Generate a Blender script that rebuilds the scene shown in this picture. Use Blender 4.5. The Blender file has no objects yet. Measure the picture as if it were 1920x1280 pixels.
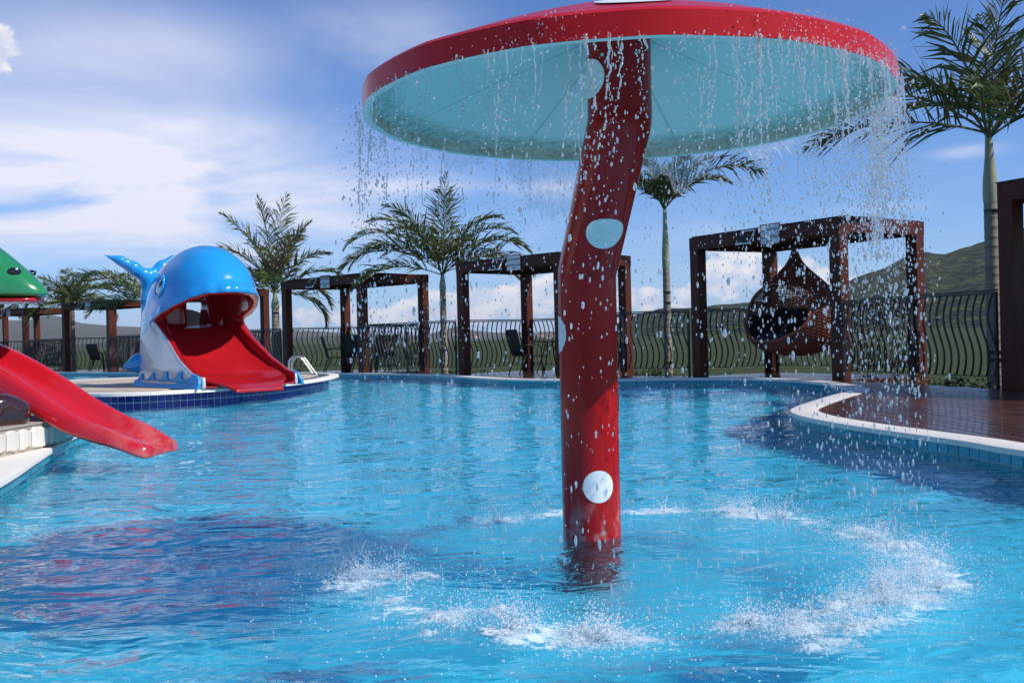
import bpy, bmesh, math, random
import numpy as np
from mathutils import Vector, Matrix, noise
R = math.radians
random.seed(7); rng = np.random.default_rng(7)
scn = bpy.context.scene
COL = scn.collection

# ------------------------------------------------------------------ camera, light, sky
cam_d = bpy.data.cameras.new('camera'); cam = bpy.data.objects.new('camera', cam_d); COL.objects.link(cam)
cam_d.sensor_width = 36; cam_d.lens = 1850/1920*36; cam_d.clip_start = .05; cam_d.clip_end = 20000
cam.matrix_world = Matrix.Translation((0, 0, .9)) @ Matrix.Rotation(R(90-.124), 4, 'X') @ Matrix.Rotation(-.025, 4, 'Z')
scn.camera = cam
SUN_EL, SUN_AZ = R(44), math.atan2(.92, -.39)
sd = Vector((math.sin(SUN_AZ)*math.cos(SUN_EL), math.cos(SUN_AZ)*math.cos(SUN_EL), math.sin(SUN_EL)))
sun_d = bpy.data.lights.new('sun', 'SUN'); sun = bpy.data.objects.new('sun', sun_d); COL.objects.link(sun)
sun_d.energy = 4.8; sun_d.angle = R(.53); sun_d.color = (1, .95, .88)
sun.rotation_euler = sd.to_track_quat('Z', 'Y').to_euler()
sun_d.cycles.is_caustics_light = True
scn.view_settings.view_transform = 'Standard'; scn.view_settings.look = 'None'
scn.view_settings.exposure = 0; scn.view_settings.gamma = 1; scn.view_settings.use_curve_mapping = False
scn.cycles.use_denoising = True
scn.cycles.max_bounces = 10; scn.cycles.transparent_max_bounces = 24; scn.cycles.transmission_bounces = 8
scn.cycles.volume_bounces = 0; scn.cycles.sample_clamp_indirect = 6


def N(nt, typ, ins=None, **kw):
    n = nt.nodes.new(typ)
    for k, v in kw.items(): setattr(n, k, v)
    if ins:
        for k, v in ins.items():
            s = n.inputs[k]
            if isinstance(v, bpy.types.NodeSocket): nt.links.new(v, s)
            else: s.default_value = v
    return n


def math_n(nt, op, a, b=None, c=None, clamp=False):
    n = nt.nodes.new('ShaderNodeMath'); n.operation = op; n.use_clamp = clamp
    for i, v in enumerate((a, b, c)):
        if v is None: continue
        if isinstance(v, bpy.types.NodeSocket): nt.links.new(v, n.inputs[i])
        else: n.inputs[i].default_value = v
    return n.outputs[0]


def sstep(nt, x, a, b):
    n = nt.nodes.new('ShaderNodeMapRange'); n.interpolation_type = 'SMOOTHSTEP'
    nt.links.new(x, n.inputs[0]); n.inputs[1].default_value = a; n.inputs[2].default_value = b
    return n.outputs[0]


world = bpy.data.worlds.new('World'); scn.world = world; world.use_nodes = True
nt = world.node_tree; nt.nodes.clear()
sky = N(nt, 'ShaderNodeTexSky', sky_type='NISHITA'); sky.sun_disc = False
sky.sun_elevation = SUN_EL; sky.sun_rotation = SUN_AZ; sky.altitude = 900; sky.air_density = 1; sky.dust_density = .6; sky.ozone_density = 2.5
tc = N(nt, 'ShaderNodeTexCoord'); sep = N(nt, 'ShaderNodeSeparateXYZ', {0: tc.outputs['Generated']})
sx, sy, sz = sep.outputs
azi = math_n(nt, 'ARCTAN2', sx, sy)
ele = math_n(nt, 'ARCSINE', sz)
zc = math_n(nt, 'ADD', math_n(nt, 'MAXIMUM', sz, 0.0), .10)
u = math_n(nt, 'DIVIDE', sx, zc); v = math_n(nt, 'DIVIDE', sy, zc)
pl = N(nt, 'ShaderNodeCombineXYZ', {0: u, 1: v, 2: 0.0}).outputs[0]
# wispy high cloud
mp = N(nt, 'ShaderNodeMapping', {0: pl, 'Rotation': (0, 0, .5), 'Scale': (.85, .62, 1)}).outputs[0]
n1 = N(nt, 'ShaderNodeTexNoise', {'Vector': mp, 'Scale': 1.0, 'Detail': 9, 'Roughness': .56, 'Distortion': .8}).outputs[0]
mp2 = N(nt, 'ShaderNodeMapping', {0: pl, 'Rotation': (0, 0, .6), 'Scale': (.4, .45, 1), 'Location': (3.1, 1.7, 0)}).outputs[0]
n2 = N(nt, 'ShaderNodeTexNoise', {'Vector': mp2, 'Scale': .8, 'Detail': 3, 'Roughness': .5, 'Distortion': .3}).outputs[0]


def blob(az, el, wa, we):   # soft elliptical weight around a direction (degrees)
    a = math_n(nt, 'DIVIDE', math_n(nt, 'SUBTRACT', azi, R(az)), R(wa)); b = math_n(nt, 'DIVIDE', math_n(nt, 'SUBTRACT', ele, R(el)), R(we))
    d = math_n(nt, 'ADD', math_n(nt, 'POWER', math_n(nt, 'ABSOLUTE', a), 2), math_n(nt, 'POWER', math_n(nt, 'ABSOLUTE', b), 2))
    return math_n(nt, 'EXPONENT', math_n(nt, 'MULTIPLY', d, -1))


def msum(lst):
    r = lst[0]
    for x in lst[1:]: r = math_n(nt, 'ADD', r, x)
    return r


cz = []
for a in [(-20, 9.6, 14, 2.7, .66), (-15, 12.0, 5, 1.0, .2), (-26, 7.0, 12, 2.2, .45), (-21, 15.5, 8, 2.6, .34), (-7, 17.0, 5, 2.4, .34), (-10, 6.6, 6, .8, .42), (-17, 5.0, 8, .8, .3),
          (-5, 8.9, 4, .55, .42), (2.5, 8.6, 3, .5, .42), (-40, 14, 12, 6, .3), (25, 9.2, 1.6, .35, .35), (20, 6.6, 3, .3, .18), (-60, 25, 25, 12, .25), (60, 18, 20, 7, .2), (170, 20, 40, 9, .25)]:
    cz.append(math_n(nt, 'MULTIPLY', blob(*a[:4]), a[4]))
cz = msum(cz)
wisp = math_n(nt, 'ADD', math_n(nt, 'MULTIPLY', math_n(nt, 'SUBTRACT', n1, .5), 1.5), math_n(nt, 'MULTIPLY', math_n(nt, 'SUBTRACT', n2, .5), .5))
cir = math_n(nt, 'MULTIPLY', cz, math_n(nt, 'ADD', 1.0, math_n(nt, 'MULTIPLY', wisp, 4.4)), clamp=True)
veil = math_n(nt, 'MULTIPLY', sstep(nt, wisp, .0, .45), .22)
cir = math_n(nt, 'MAXIMUM', cir, veil)
cir = math_n(nt, 'MULTIPLY', cir, 1.0, clamp=True)
# cumulus low over the horizon
ae = N(nt, 'ShaderNodeCombineXYZ', {0: azi, 1: math_n(nt, 'MULTIPLY', ele, 1.25), 2: 0.0}).outputs[0]
n3 = N(nt, 'ShaderNodeTexNoise', {'Vector': ae, 'Scale': 30, 'Detail': 8, 'Roughness': .55}).outputs[0]
n4 = N(nt, 'ShaderNodeTexNoise', {'Vector': ae, 'Scale': 9, 'Detail': 4, 'Roughness': .5}).outputs[0]
n3b = N(nt, 'ShaderNodeTexNoise', {'Vector': N(nt, 'ShaderNodeMapping', {0: ae, 'Location': (-.006, .009, 0)}).outputs[0], 'Scale': 30, 'Detail': 8, 'Roughness': .55}).outputs[0]
cu = []
for a in [(12.8, 3.6, 2.4, 1.9, 1.0), (16.6, 3.0, 1.8, 1.2, .95), (19.5, 2.2, 2.2, .9, .7), (-1.5, 2.1, 3.4, 1.1, .85), (2.5, 2.6, 3, 1.2, .85), (-9, 1.6, 5, .8, .75), (-19.5, 1.9, 1.2, .9, .8),
          (8, 2.0, 2.5, 1.0, .7), (-28.0, 15.0, 1.9, 1.2, 1.05), (-33, 3, 5, 1.5, .8), (36, 4, 7, 2.5, .85), (60, 5, 10, 2.5, .85), (-60, 5, 12, 3, .85), (100, 5, 20, 3, .8), (-110, 6, 24, 3, .85), (165, 5, 30, 3, .8)]:
    cu.append(math_n(nt, 'MULTIPLY', blob(*a[:4]), a[4]))
cu = msum(cu)
cuf = math_n(nt, 'ADD', cu, math_n(nt, 'ADD', math_n(nt, 'MULTIPLY', math_n(nt, 'SUBTRACT', n3, .5), 1.5), math_n(nt, 'MULTIPLY', math_n(nt, 'SUBTRACT', n4, .5), .9)))
cua = math_n(nt, 'MULTIPLY', sstep(nt, cuf, .40, .60), .85)
relief = math_n(nt, 'ADD', .5, math_n(nt, 'MULTIPLY', math_n(nt, 'SUBTRACT', n3, n3b), 5.0), clamp=True)
cuc = N(nt, 'ShaderNodeMix', {0: relief, 'A': (5.2, 5.9, 7.2, 1), 'B': (8.6, 8.2, 7.9, 1)}, data_type='RGBA')
cuc = [o for o in cuc.outputs if o.type == 'RGBA'][0]


def mixc(nt, f, a, b, blend='MIX'):
    n = nt.nodes.new('ShaderNodeMix'); n.data_type = 'RGBA'; n.blend_type = blend
    ia = [i for i in n.inputs if i.type == 'RGBA']
    for s, val in ((n.inputs[0], f), (ia[0], a), (ia[1], b)):
        if isinstance(val, bpy.types.NodeSocket): nt.links.new(val, s)
        else: s.default_value = val if not isinstance(val, tuple) or len(val) == 4 else (*val, 1)
    return [o for o in n.outputs if o.type == 'RGBA'][0]


cuc = mixc(nt, relief, (6.6, 7.2, 8.8), (10.4, 9.9, 9.8))
# clear-sky colour: keep the physical gradient, slightly deeper at the top as in polarised afternoon light
skyc = mixc(nt, 1.0, sky.outputs[0], (.66, .98, 1.46), 'MULTIPLY')
hz_ = math_n(nt, 'MULTIPLY', math_n(nt, 'EXPONENT', math_n(nt, 'MULTIPLY', math_n(nt, 'MAXIMUM', ele, 0.0), -20.0)), .85)
skyc = mixc(nt, hz_, skyc, (5.2, 7.0, 9.9))
c1 = mixc(nt, cir, skyc, (8.6, 8.8, 10.2))
c2 = mixc(nt, cua, c1, cuc)
bg = N(nt, 'ShaderNodeBackground', {'Color': c2, 'Strength': .1})
nt.links.new(bg.outputs[0], N(nt, 'ShaderNodeOutputWorld').inputs[0])

# ------------------------------------------------------------------ helpers


class MB:
    """collects verts and faces, builds ONE mesh object"""
    def __init__(s): s.v = []; s.f = []
    def add(s, vs, fs):
        o = len(s.v); s.v += [tuple(p) for p in vs]; s.f += [tuple(i+o for i in f) for f in fs]; return s
    def box(s, c, size, rz=0, M=None):
        hx, hy, hz = size[0]/2, size[1]/2, size[2]/2
        vs = [(x, y, z) for x in (-hx, hx) for y in (-hy, hy) for z in (-hz, hz)]
        if M is not None: vs = [M @ Vector(p) for p in vs]
        else:
            ca, sa = math.cos(rz), math.sin(rz)
            vs = [(c[0]+x*ca-y*sa, c[1]+x*sa+y*ca, c[2]+z) for x, y, z in vs]
        return s.add(vs, [(0, 1, 3, 2), (4, 6, 7, 5), (0, 4, 5, 1), (2, 3, 7, 6), (0, 2, 6, 4), (1, 5, 7, 3)])
    def beam(s, a, b, w, h, up=(0, 0, 1)):
        a, b = Vector(a), Vector(b); d = (b-a); L = d.length; d.normalize(); sd_ = d.cross(Vector(up)).normalized(); u_ = sd_.cross(d)
        M = Matrix(((d.x, sd_.x, u_.x, (a.x+b.x)/2), (d.y, sd_.y, u_.y, (a.y+b.y)/2), (d.z, sd_.z, u_.z, (a.z+b.z)/2), (0, 0, 0, 1)))
        return s.box(None, (L, w, h), M=M)
    def tube(s, pts, r, n=8, cap=True, ref=None):
        pts = [Vector(p) for p in pts]; m = len(pts); rs = r if hasattr(r, '__len__') else [r]*m
        o = len(s.v); up = Vector(ref) if ref else None
        for i, p in enumerate(pts):
            t = (pts[min(i+1, m-1)]-pts[max(i-1, 0)]).normalized()
            if up is None: up = t.orthogonal().normalized()
            a = (up-t*up.dot(t))
            a = a.normalized() if a.length > 1e-6 else t.orthogonal().normalized()
            up = a; b = t.cross(a)
            for k in range(n):
                an = 2*math.pi*k/n
                s.v.append(tuple(p+(a*math.cos(an)+b*math.sin(an))*rs[i]))
        for i in range(m-1):
            for k in range(n):
                k2 = (k+1) % n
                s.f.append((o+i*n+k, o+i*n+k2, o+(i+1)*n+k2, o+(i+1)*n+k))
        if cap:
            s.f.append(tuple(o+k for k in reversed(range(n)))); s.f.append(tuple(o+(m-1)*n+k for k in range(n)))
        return s
    def grid(s, P, closed_u=False, closed_v=False):   # P[i][j] points
        o = len(s.v); nu, nv = len(P), len(P[0])
        for row in P: s.v += [tuple(p) for p in row]
        for i in range(nu if closed_u else nu-1):
            for j in range(nv if closed_v else nv-1):
                i2, j2 = (i+1) % nu, (j+1) % nv
                s.f.append((o+i*nv+j, o+i2*nv+j, o+i2*nv+j2, o+i*nv+j2))
        return s
    def lathe(s, prof, n=32, c=(0, 0, 0)):
        return s.grid([[(c[0]+r*math.cos(2*math.pi*k/n), c[1]+r*math.sin(2*math.pi*k/n), c[2]+z) for k in range(n)] for r, z in prof], closed_v=True)
    def prism(s, poly, z0, z1):
        n = len(poly)
        s.add([(x, y, z0) for x, y in poly]+[(x, y, z1) for x, y in poly],
              [tuple(reversed(range(n))), tuple(range(n, 2*n))]+[(i, (i+1) % n, n+(i+1) % n, n+i) for i in range(n)])
        return s
    def mesh(s, name, mat, smooth=False, fix=True):
        me = bpy.data.meshes.new(name); me.from_pydata(s.v, [], s.f)
        if fix:
            bm = bmesh.new(); bm.from_mesh(me); bmesh.ops.recalc_face_normals(bm, faces=bm.faces); bm.to_mesh(me); bm.free()
        if smooth: me.polygons.foreach_set('use_smooth', [True]*len(me.polygons))
        if mat: me.materials.append(mat)
        me.update(); return me
    def build(s, name, mat, parent=None, smooth=False, loc=None, rz=0, auto=None, bevel=0, fix=True):
        me = s.mesh(name, mat, smooth, fix); o = bpy.data.objects.new(name, me); COL.objects.link(o)
        if parent: o.parent = parent
        if loc: o.location = loc
        if rz: o.rotation_euler[2] = rz
        if bevel:
            b = o.modifiers.new('bevel', 'BEVEL'); b.width = bevel; b.segments = 2; b.limit_method = 'ANGLE'; b.angle_limit = R(40)
        if auto:
            me.polygons.foreach_set('use_smooth', [True]*len(me.polygons))
            me.set_sharp_from_angle(angle=R(auto))
        return o


def tag(o, label=None, cat=None, group=None, kind=None):
    if label: o['label'] = label
    if cat: o['category'] = cat
    if group: o['group'] = group
    if kind: o['kind'] = kind
    return o


def empty(name, loc=(0, 0, 0), rz=0, label=None, cat=None, group=None, kind=None):
    o = bpy.data.objects.new(name, None); COL.objects.link(o); o.location = loc; o.rotation_euler[2] = rz
    o.empty_display_size = .1
    return tag(o, label, cat, group, kind)


def inst(name, me, parent=None, loc=(0, 0, 0), rz=0, M=None):
    o = bpy.data.objects.new(name, me); COL.objects.link(o)
    if parent: o.parent = parent
    if M is not None: o.matrix_local = M
    else: o.location = loc; o.rotation_euler[2] = rz
    return o


def copy_tree(o, parent=None):
    c = o.copy(); COL.objects.link(c)
    if parent: c.parent = parent; c.matrix_parent_inverse = o.matrix_parent_inverse
    for ch in [x for x in KIDS.get(o.name, [])]: copy_tree(ch, c)
    return c


KIDS = {}
MATS = {}


def mat(name, col, rough=.5, metal=0, coat=0, spec=.5, bump=None, vary=None, trans=0, ior=1.45, emit=None, objvar=0, sheen=0, roughvar=None):
    """principled material; vary=(scale, amount, detail, stretch) brightness noise; bump=(scale, strength, detail)"""
    m = bpy.data.materials.new(name); m.use_nodes = True; t = m.node_tree; p = t.nodes['Principled BSDF']
    p.inputs['Base Color'].default_value = (*col, 1); p.inputs['Roughness'].default_value = rough; p.inputs['Metallic'].default_value = metal
    p.inputs['Coat Weight'].default_value = coat; p.inputs['Coat Roughness'].default_value = .05; p.inputs['IOR'].default_value = ior
    p.inputs['Transmission Weight'].default_value = trans; p.inputs['Specular IOR Level'].default_value = spec
    tcn = N(t, 'ShaderNodeTexCoord').outputs['Object']; base = None
    if vary:
        sc_, am, de = vary[:3]; st = vary[3] if len(vary) > 3 else (1, 1, 1)
        mpn = N(t, 'ShaderNodeMapping', {0: tcn, 'Scale': st}).outputs[0]
        nz = N(t, 'ShaderNodeTexNoise', {'Vector': mpn, 'Scale': sc_, 'Detail': de, 'Roughness': .6}).outputs[0]
        f = math_n(t, 'ADD', 1-am*.5, math_n(t, 'MULTIPLY', nz, am))
        hs = N(t, 'ShaderNodeHueSaturation', {'Value': f, 'Color': (*col, 1)})
        base = hs.outputs[0]
    if objvar:
        oi = N(t, 'ShaderNodeObjectInfo').outputs['Random']
        f = math_n(t, 'ADD', 1-objvar*.5, math_n(t, 'MULTIPLY', oi, objvar))
        hs = N(t, 'ShaderNodeHueSaturation', {'Value': f, 'Color': base if base else (*col, 1)})
        base = hs.outputs[0]
    if base: t.links.new(base, p.inputs['Base Color'])
    if roughvar:
        nz = N(t, 'ShaderNodeTexNoise', {'Vector': tcn, 'Scale': roughvar[0], 'Detail': 5}).outputs[0]
        t.links.new(math_n(t, 'ADD', rough-roughvar[1]*.5, math_n(t, 'MULTIPLY', nz, roughvar[1])), p.inputs['Roughness'])
    if bump:
        mpn = N(t, 'ShaderNodeMapping', {0: tcn, 'Scale': bump[3] if len(bump) > 3 else (1, 1, 1)}).outputs[0]
        nz = N(t, 'ShaderNodeTexNoise', {'Vector': mpn, 'Scale': bump[0], 'Detail': bump[2]}).outputs[0]
        b = N(t, 'ShaderNodeBump', {'Height': nz, 'Strength': bump[1], 'Distance': .01})
        t.links.new(b.outputs[0], p.inputs['Normal'])
    if emit: p.inputs['Emission Color'].default_value = (*emit[0], 1); p.inputs['Emission Strength'].default_value = emit[1]
    MATS[name] = m
    return m
#@@SETTING
# ------------------------------------------------------------------ pool
POOL = [(3.21, 6.22), (3.12, 6.8), (2.97, 7.4), (2.80, 8.15), (2.71, 8.79), (2.70, 9.35), (2.79, 9.86), (3.02, 10.4), (3.39, 11.1), (3.82, 11.87), (4.25, 12.6),
        (4.52, 13.3), (4.68, 14.19), (4.70, 15.28), (4.46, 16.4), (3.95, 17.2), (3.05, 17.75), (1.93, 18.05), (.85, 18.5), (-.02, 19.23), (-.68, 20.42), (-1.36, 22.0), (-2.3, 23.7), (-3.4, 24.9),
        (-4.92, 26.2), (-7.2, 27.9), (-9.6, 29.9), (-12.25, 32.4), (-14.6, 34.3), (-16.8, 35.9), (-19.6, 36.9), (-22, 36.6), (-22.6, 34),
        (-21.5, 30), (-18, 24.5), (-15.5, 21.2), (-14.2, 18.6), (-13.9, 15), (-11.5, 12.2), (-8, 11.1), (-5.6, 10.6), (-4.3, 9.9), (-4.07, 9.06), (-3.82, 8.2), (-3.5, 7.15), (-3.17, 6.07), (-2.75, 4.4), (-2.5, 2.4), (-2.4, 0), (-2.5, -3),
        (-1.5, -4.6), (2.5, -4.6), (4.4, -3.4), (4.9, -1), (4.7, 1.6), (4.15, 3.6), (3.55, 5.1)]
ISLAND = [(-3.72, 19.6), (-3.70, 18.2), (-3.82, 17.0), (-4.05, 16.1), (-4.4, 15.42), (-4.85, 14.88), (-5.3, 14.5), (-5.75, 14.4), (-6.3, 14.65), (-6.95, 15.2), (-7.7, 15.9), (-8.8, 16.8), (-10.2, 17.6), (-12, 18.3), (-14.2, 18.9),
          (-15.2, 20.9), (-13, 21.3), (-11, 20.9), (-9.7, 20.8), (-8.6, 21.6), (-7.3, 22.4), (-6.2, 22.7), (-5.2, 22.3), (-4.4, 21.6), (-3.9, 20.7)]


def smooth_poly(P, step=.1, it=2):
    pts = [Vector((x, y)) for x, y in P]; n = len(pts); out = []
    for i in range(n):
        p0, p1, p2, p3 = pts[i-1], pts[i], pts[(i+1) % n], pts[(i+2) % n]
        m = max(2, int((p2-p1).length/step))
        for k in range(m):
            t = k/m
            out.append(.5*((2*p1)+(p2-p0)*t+(2*p0-5*p1+4*p2-p3)*t*t+(3*p1-p0-3*p2+p3)*t**3))
    # resample evenly
    L = [0]
    for i in range(len(out)): L.append(L[-1]+(out[(i+1) % len(out)]-out[i]).length)
    tot = L[-1]; m = int(round(tot/step)); res = []; j = 0
    for k in range(m):
        s_ = tot*k/m
        while L[j+1] < s_: j += 1
        a = (s_-L[j])/(L[j+1]-L[j]); res.append(out[j].lerp(out[(j+1) % len(out)], a))
    return res


def offset(P, d):
    n = len(P); out = []
    ar = sum(P[i].x*P[(i+1) % n].y-P[(i+1) % n].x*P[i].y for i in range(n))
    sg = 1 if ar > 0 else -1
    for i in range(n):
        t = (P[(i+1) % n]-P[i-1]).normalized(); out.append(P[i]+Vector((t.y, -t.x))*sg*d)   # outwards
    return out


def inside(P, X, Y):
    X = np.asarray(X); Y = np.asarray(Y); r = np.zeros(X.shape, bool); n = len(P)
    for i in range(n):
        x1, y1 = P[i]; x2, y2 = P[(i+1) % n]
        if y1 == y2: continue
        c = ((y1 > Y) != (y2 > Y)) & (X < (x2-x1)*(Y-y1)/(y2-y1)+x1)
        r ^= c
    return r


pool = smooth_poly(POOL, .112); isl = smooth_poly(ISLAND, .113)
WZ, DZ, IZ = 0.0, .12, .27

M_deckwood = mat('deck_wood', (.080, .030, .017), .25, coat=.12, spec=.5, vary=(3, .9, 6, (1.5, 12, 1)), bump=(40, .25, 4, (1, .08, 1)), objvar=.45, roughvar=(1.3, .35))
M_wood = mat('dark_wood', (.085, .022, .012), .5, spec=.22, vary=(3, .7, 6, (4, 4, .6)), bump=(60, .15, 4, (1, 1, .08)))
M_coping = mat('white_stone', (.74, .69, .62), .6, vary=(9, .22, 6), bump=(60, .2, 4), objvar=.10)
M_grout = mat('pale_grout', (.55, .66, .66), .7)
M_tile = mat('turquoise_glazed_tile', (.025, .27, .36), .12, spec=.6, objvar=.35, vary=(20, .15, 2))
M_btile = mat('navy_glazed_tile', (.028, .016, .20), .10, spec=.6, objvar=.45)
M_stone = mat('island_paving_stone', (.52, .42, .32), .7, vary=(6, .4, 6), bump=(30, .3, 5), objvar=.2)


def ngon_sheet(name, poly, z, m, parent=None, holes=(), kind='structure'):
    """triangulated flat sheet with holes"""
    from mathutils.geometry import tessellate_polygon
    loops = [[Vector((p[0], p[1], 0)) for p in poly]]+[[Vector((p[0], p[1], 0)) for p in h] for h in holes]
    tri = tessellate_polygon(loops); vs = [p for l in loops for p in l]
    mb = MB(); mb.add([(p.x, p.y, z) for p in vs], [tuple(t) for t in tri])
    me = mb.mesh(name, m, fix=False)
    bm = bmesh.new(); bm.from_mesh(me)
    for f in bm.faces:
        f.normal_update()
        if f.normal.z < 0: f.normal_flip()
    bm.to_mesh(me); bm.free()
    o = bpy.data.objects.new(name, me); COL.objects.link(o)
    if parent: o.parent = parent
    if kind and not parent: o['kind'] = kind
    return o


# pool floor: small mosaic squares with paler joints
mf = bpy.data.materials.new('pool_floor_mosaic'); mf.use_nodes = True; t = mf.node_tree; p = t.nodes['Principled BSDF']
tcn = N(t, 'ShaderNodeTexCoord').outputs['Object']
br = N(t, 'ShaderNodeTexBrick', {'Vector': tcn, 'Color1': (.04, .56, .76, 1), 'Color2': (.035, .52, .72, 1), 'Mortar': (.20, .72, .86, 1), 'Scale': 1, 'Mortar Size': .004, 'Brick Width': .11, 'Row Height': .11}, offset=0)
nz = N(t, 'ShaderNodeTexNoise', {'Vector': tcn, 'Scale': .8, 'Detail': 6}).outputs[0]
t.links.new(N(t, 'ShaderNodeHueSaturation', {'Value': math_n(t, 'ADD', .85, math_n(t, 'MULTIPLY', nz, .3)), 'Color': br.outputs[0]}).outputs[0], p.inputs['Base Color'])
p.inputs['Roughness'].default_value = .5
pool_floor = ngon_sheet('pool_floor', offset(pool, .05), -.7, mf)
pool_floor.cycles.is_caustics_receiver = True


def wall_ring(name, P, z0, z1, m, cut=None):
    mb = MB(); n = len(P)
    mb.add([(p.x, p.y, z0) for p in P]+[(p.x, p.y, z1) for p in P], [(i, (i+1) % n, n+(i+1) % n, n+i) for i in range(n)])
    o = mb.build(name, m); o['kind'] = 'structure'; return o


pool_wall = wall_ring('pool_wall', offset(pool, .008), -.72, DZ-.03, M_grout)
isl_wall = wall_ring('island_wall', offset(isl, -.008), -.72, IZ-.05, mat('white_grout', (.7, .72, .75), .7))
for o in (pool_wall, isl_wall): o.cycles.is_caustics_receiver = True


def tile_mesh(w, h, m, name='tile', d=.006, g=.0035):
    g = .0055 if 'navy' in m.name else g
    e = .0035
    a, b = w/2-g, h/2-g
    vs = [(-a, 0, -b), (a, 0, -b), (a, 0, b), (-a, 0, b), (-a+e, -d, -b+e), (a-e, -d, -b+e), (a-e, -d, b-e), (-a+e, -d, b-e)]
    fs = [(4, 5, 6, 7), (0, 1, 5, 4), (1, 2, 6, 5), (2, 3, 7, 6), (3, 0, 4, 7)]
    return MB().add(vs, fs).mesh(name, m)


def tile_band(P, rows, m, parent, outward, near, lim=300):
    """rows of tiles along the closed line P (one per segment); the nearest visible ones are parts, the rest one joined part"""
    n = len(P); seg = (P[1]-P[0]).length; segs = []
    for i in range(n):
        a, b = P[i], P[(i+1) % n]; c = (a+b)/2; t_ = (b-a).normalized(); nn = Vector((t_.y, -t_.x))*outward
        segs.append((c.length if near(c) else 1e3+c.length, i, a, b, nn))
    segs.sort(key=lambda s_: s_[0]); k = 0; rest = MB(); cache = {}
    for d_, i, a, b, nn in segs:
        L = (b-a).length; c = (a+b)/2; ang = math.atan2(nn.y, nn.x)+math.pi/2
        for z0, z1 in rows:
            if d_ < 1e3 and k < lim:
                key = (round(z1-z0, 3),)
                if key not in cache: cache[key] = tile_mesh(seg, z1-z0, m)
                inst('tile', cache[key], parent, (c.x, c.y, (z0+z1)/2), ang); k += 1
            else:
                me = MB(); w = L/2-.0035; h = (z1-z0)/2-.0035; ca, sa = math.cos(ang), math.sin(ang)
                vs = [(-w, 0, -h), (w, 0, -h), (w, 0, h), (-w, 0, h), (-w+.003, -.006, -h+.003), (w-.003, -.006, -h+.003), (w-.003, -.006, h-.003), (-w+.003, -.006, h-.003)]
                rest.add([(c.x+x*ca-y*sa, c.y+x*sa+y*ca, (z0+z1)/2+z) for x, y, z in vs], [(4, 5, 6, 7), (0, 1, 5, 4), (1, 2, 6, 5), (2, 3, 7, 6), (3, 0, 4, 7)])
    if rest.v: o = rest.build('tile', m, parent); o['kind'] = 'stuff'; o.cycles.is_caustics_receiver = True


def inward(P):
    ar = sum(P[i].x*P[(i+1) % len(P)].y-P[(i+1) % len(P)].x*P[i].y for i in range(len(P)))
    return -1 if ar > 0 else 1


ang_ok = lambda c: abs(math.atan2(c.x, c.y)) < R(29) and c.y > 2
trows = [(-.70+.101*k, -.70+.101*(k+1)) for k in range(7)]+[(.0085, DZ-.033)]
tile_band(pool, [trows[7], trows[6]], M_tile, pool_wall, inward(pool), lambda c: ang_ok(c) and c.y < 19.5)
tile_band(pool, trows[:6], M_tile, pool_wall, inward(pool), lambda c: False)
tile_band(isl, [(.112, IZ-.053), (.004, .110)], M_btile, isl_wall, -inward(isl), lambda c: ang_ok(c) and (c.y < 18 or c.x > -4.2), 290)
tile_band(isl, [(-.22, -.108), (-.106, .002)], M_btile, isl_wall, -inward(isl), lambda c: False)


def coping(name, P, w0, w1, z0, z1, m, per=4):
    root = empty(name, kind='structure'); A = offset(P, -w0); B = offset(P, w1); n = len(P); i = 0
    while i < n:
        e = min(i+per, n); mb = MB(); ring = []
        for j in range(i, e+1):
            a, b = A[j % n], B[j % n]
            if j == i: a = a.lerp(A[(j+1) % n], .006); b = b.lerp(B[(j+1) % n], .006)
            if j == e: a = a.lerp(A[(j-1) % n], .006); b = b.lerp(B[(j-1) % n], .006)
            r_ = .012; da = (b-a).normalized()
            ring.append([(a.x, a.y, z0), (a.x, a.y, z1-r_), (*(a+da*r_*.3), z1-r_*.3), (*(a+da*r_), z1), (b.x, b.y, z1), (b.x, b.y, z0)])
        mb.grid(ring, closed_v=True); mb.f.append(tuple(range(6))); L = len(mb.v); mb.f.append(tuple(range(L-6, L)))
        c = sum((Vector(v_) for v_ in mb.v), Vector())/L; mb.v = [tuple(Vector(v_)-c) for v_ in mb.v]
        mb.build('coping_stone', m, root, loc=tuple(c), auto=35); i = e
    return root


coping('pool_coping', pool, .03, .24, DZ-.035, DZ+.006, M_coping, 5)
coping('island_coping', isl, -.22, .03, IZ-.05, IZ, M_coping, 5)
island = ngon_sheet('island_paving', offset(isl, -.2), IZ-.012, mat('paving_joint', (.45, .38, .3), .8, vary=(8, .3, 4)))
# random-width paving slabs on the island
sl = []
yy = 14.2; row = 0
ip = offset(isl, -.24)
while yy < 22.8:
    h = .32; xx = -14.8-random.random()*.4
    while xx < -3.6:
        w = random.uniform(.38, .7)
        cx, cy = xx+w/2, yy+h/2
        cs = [(xx+.006, yy+.006), (xx+w-.006, yy+.006), (xx+w-.006, yy+h-.006), (xx+.006, yy+h-.006)]
        if all(inside(ip, np.array([c_[0]]), np.array([c_[1]]))[0] for c_ in cs): sl.append((cx, cy, w, h))
        xx += w
    yy += h; row += 1
sl.sort(key=lambda s_: s_[0]**2+s_[1]**2)
rest = MB(); vis = 0; cach = {}
for cx, cy, w, h in sl:
    hz = random.uniform(.001, .004)
    if vis < 110:
        MB().box((0, 0, 0), (w-.01, h-.01, .012)).build('paving_slab', M_stone, island, loc=(cx, cy, IZ-.008+hz)); vis += 1
    else: rest.box((cx, cy, IZ-.008+hz), (w-.01, h-.01, .012))
if rest.v: rest.build('paving_slab', M_stone, island)['kind'] = 'stuff'

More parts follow.
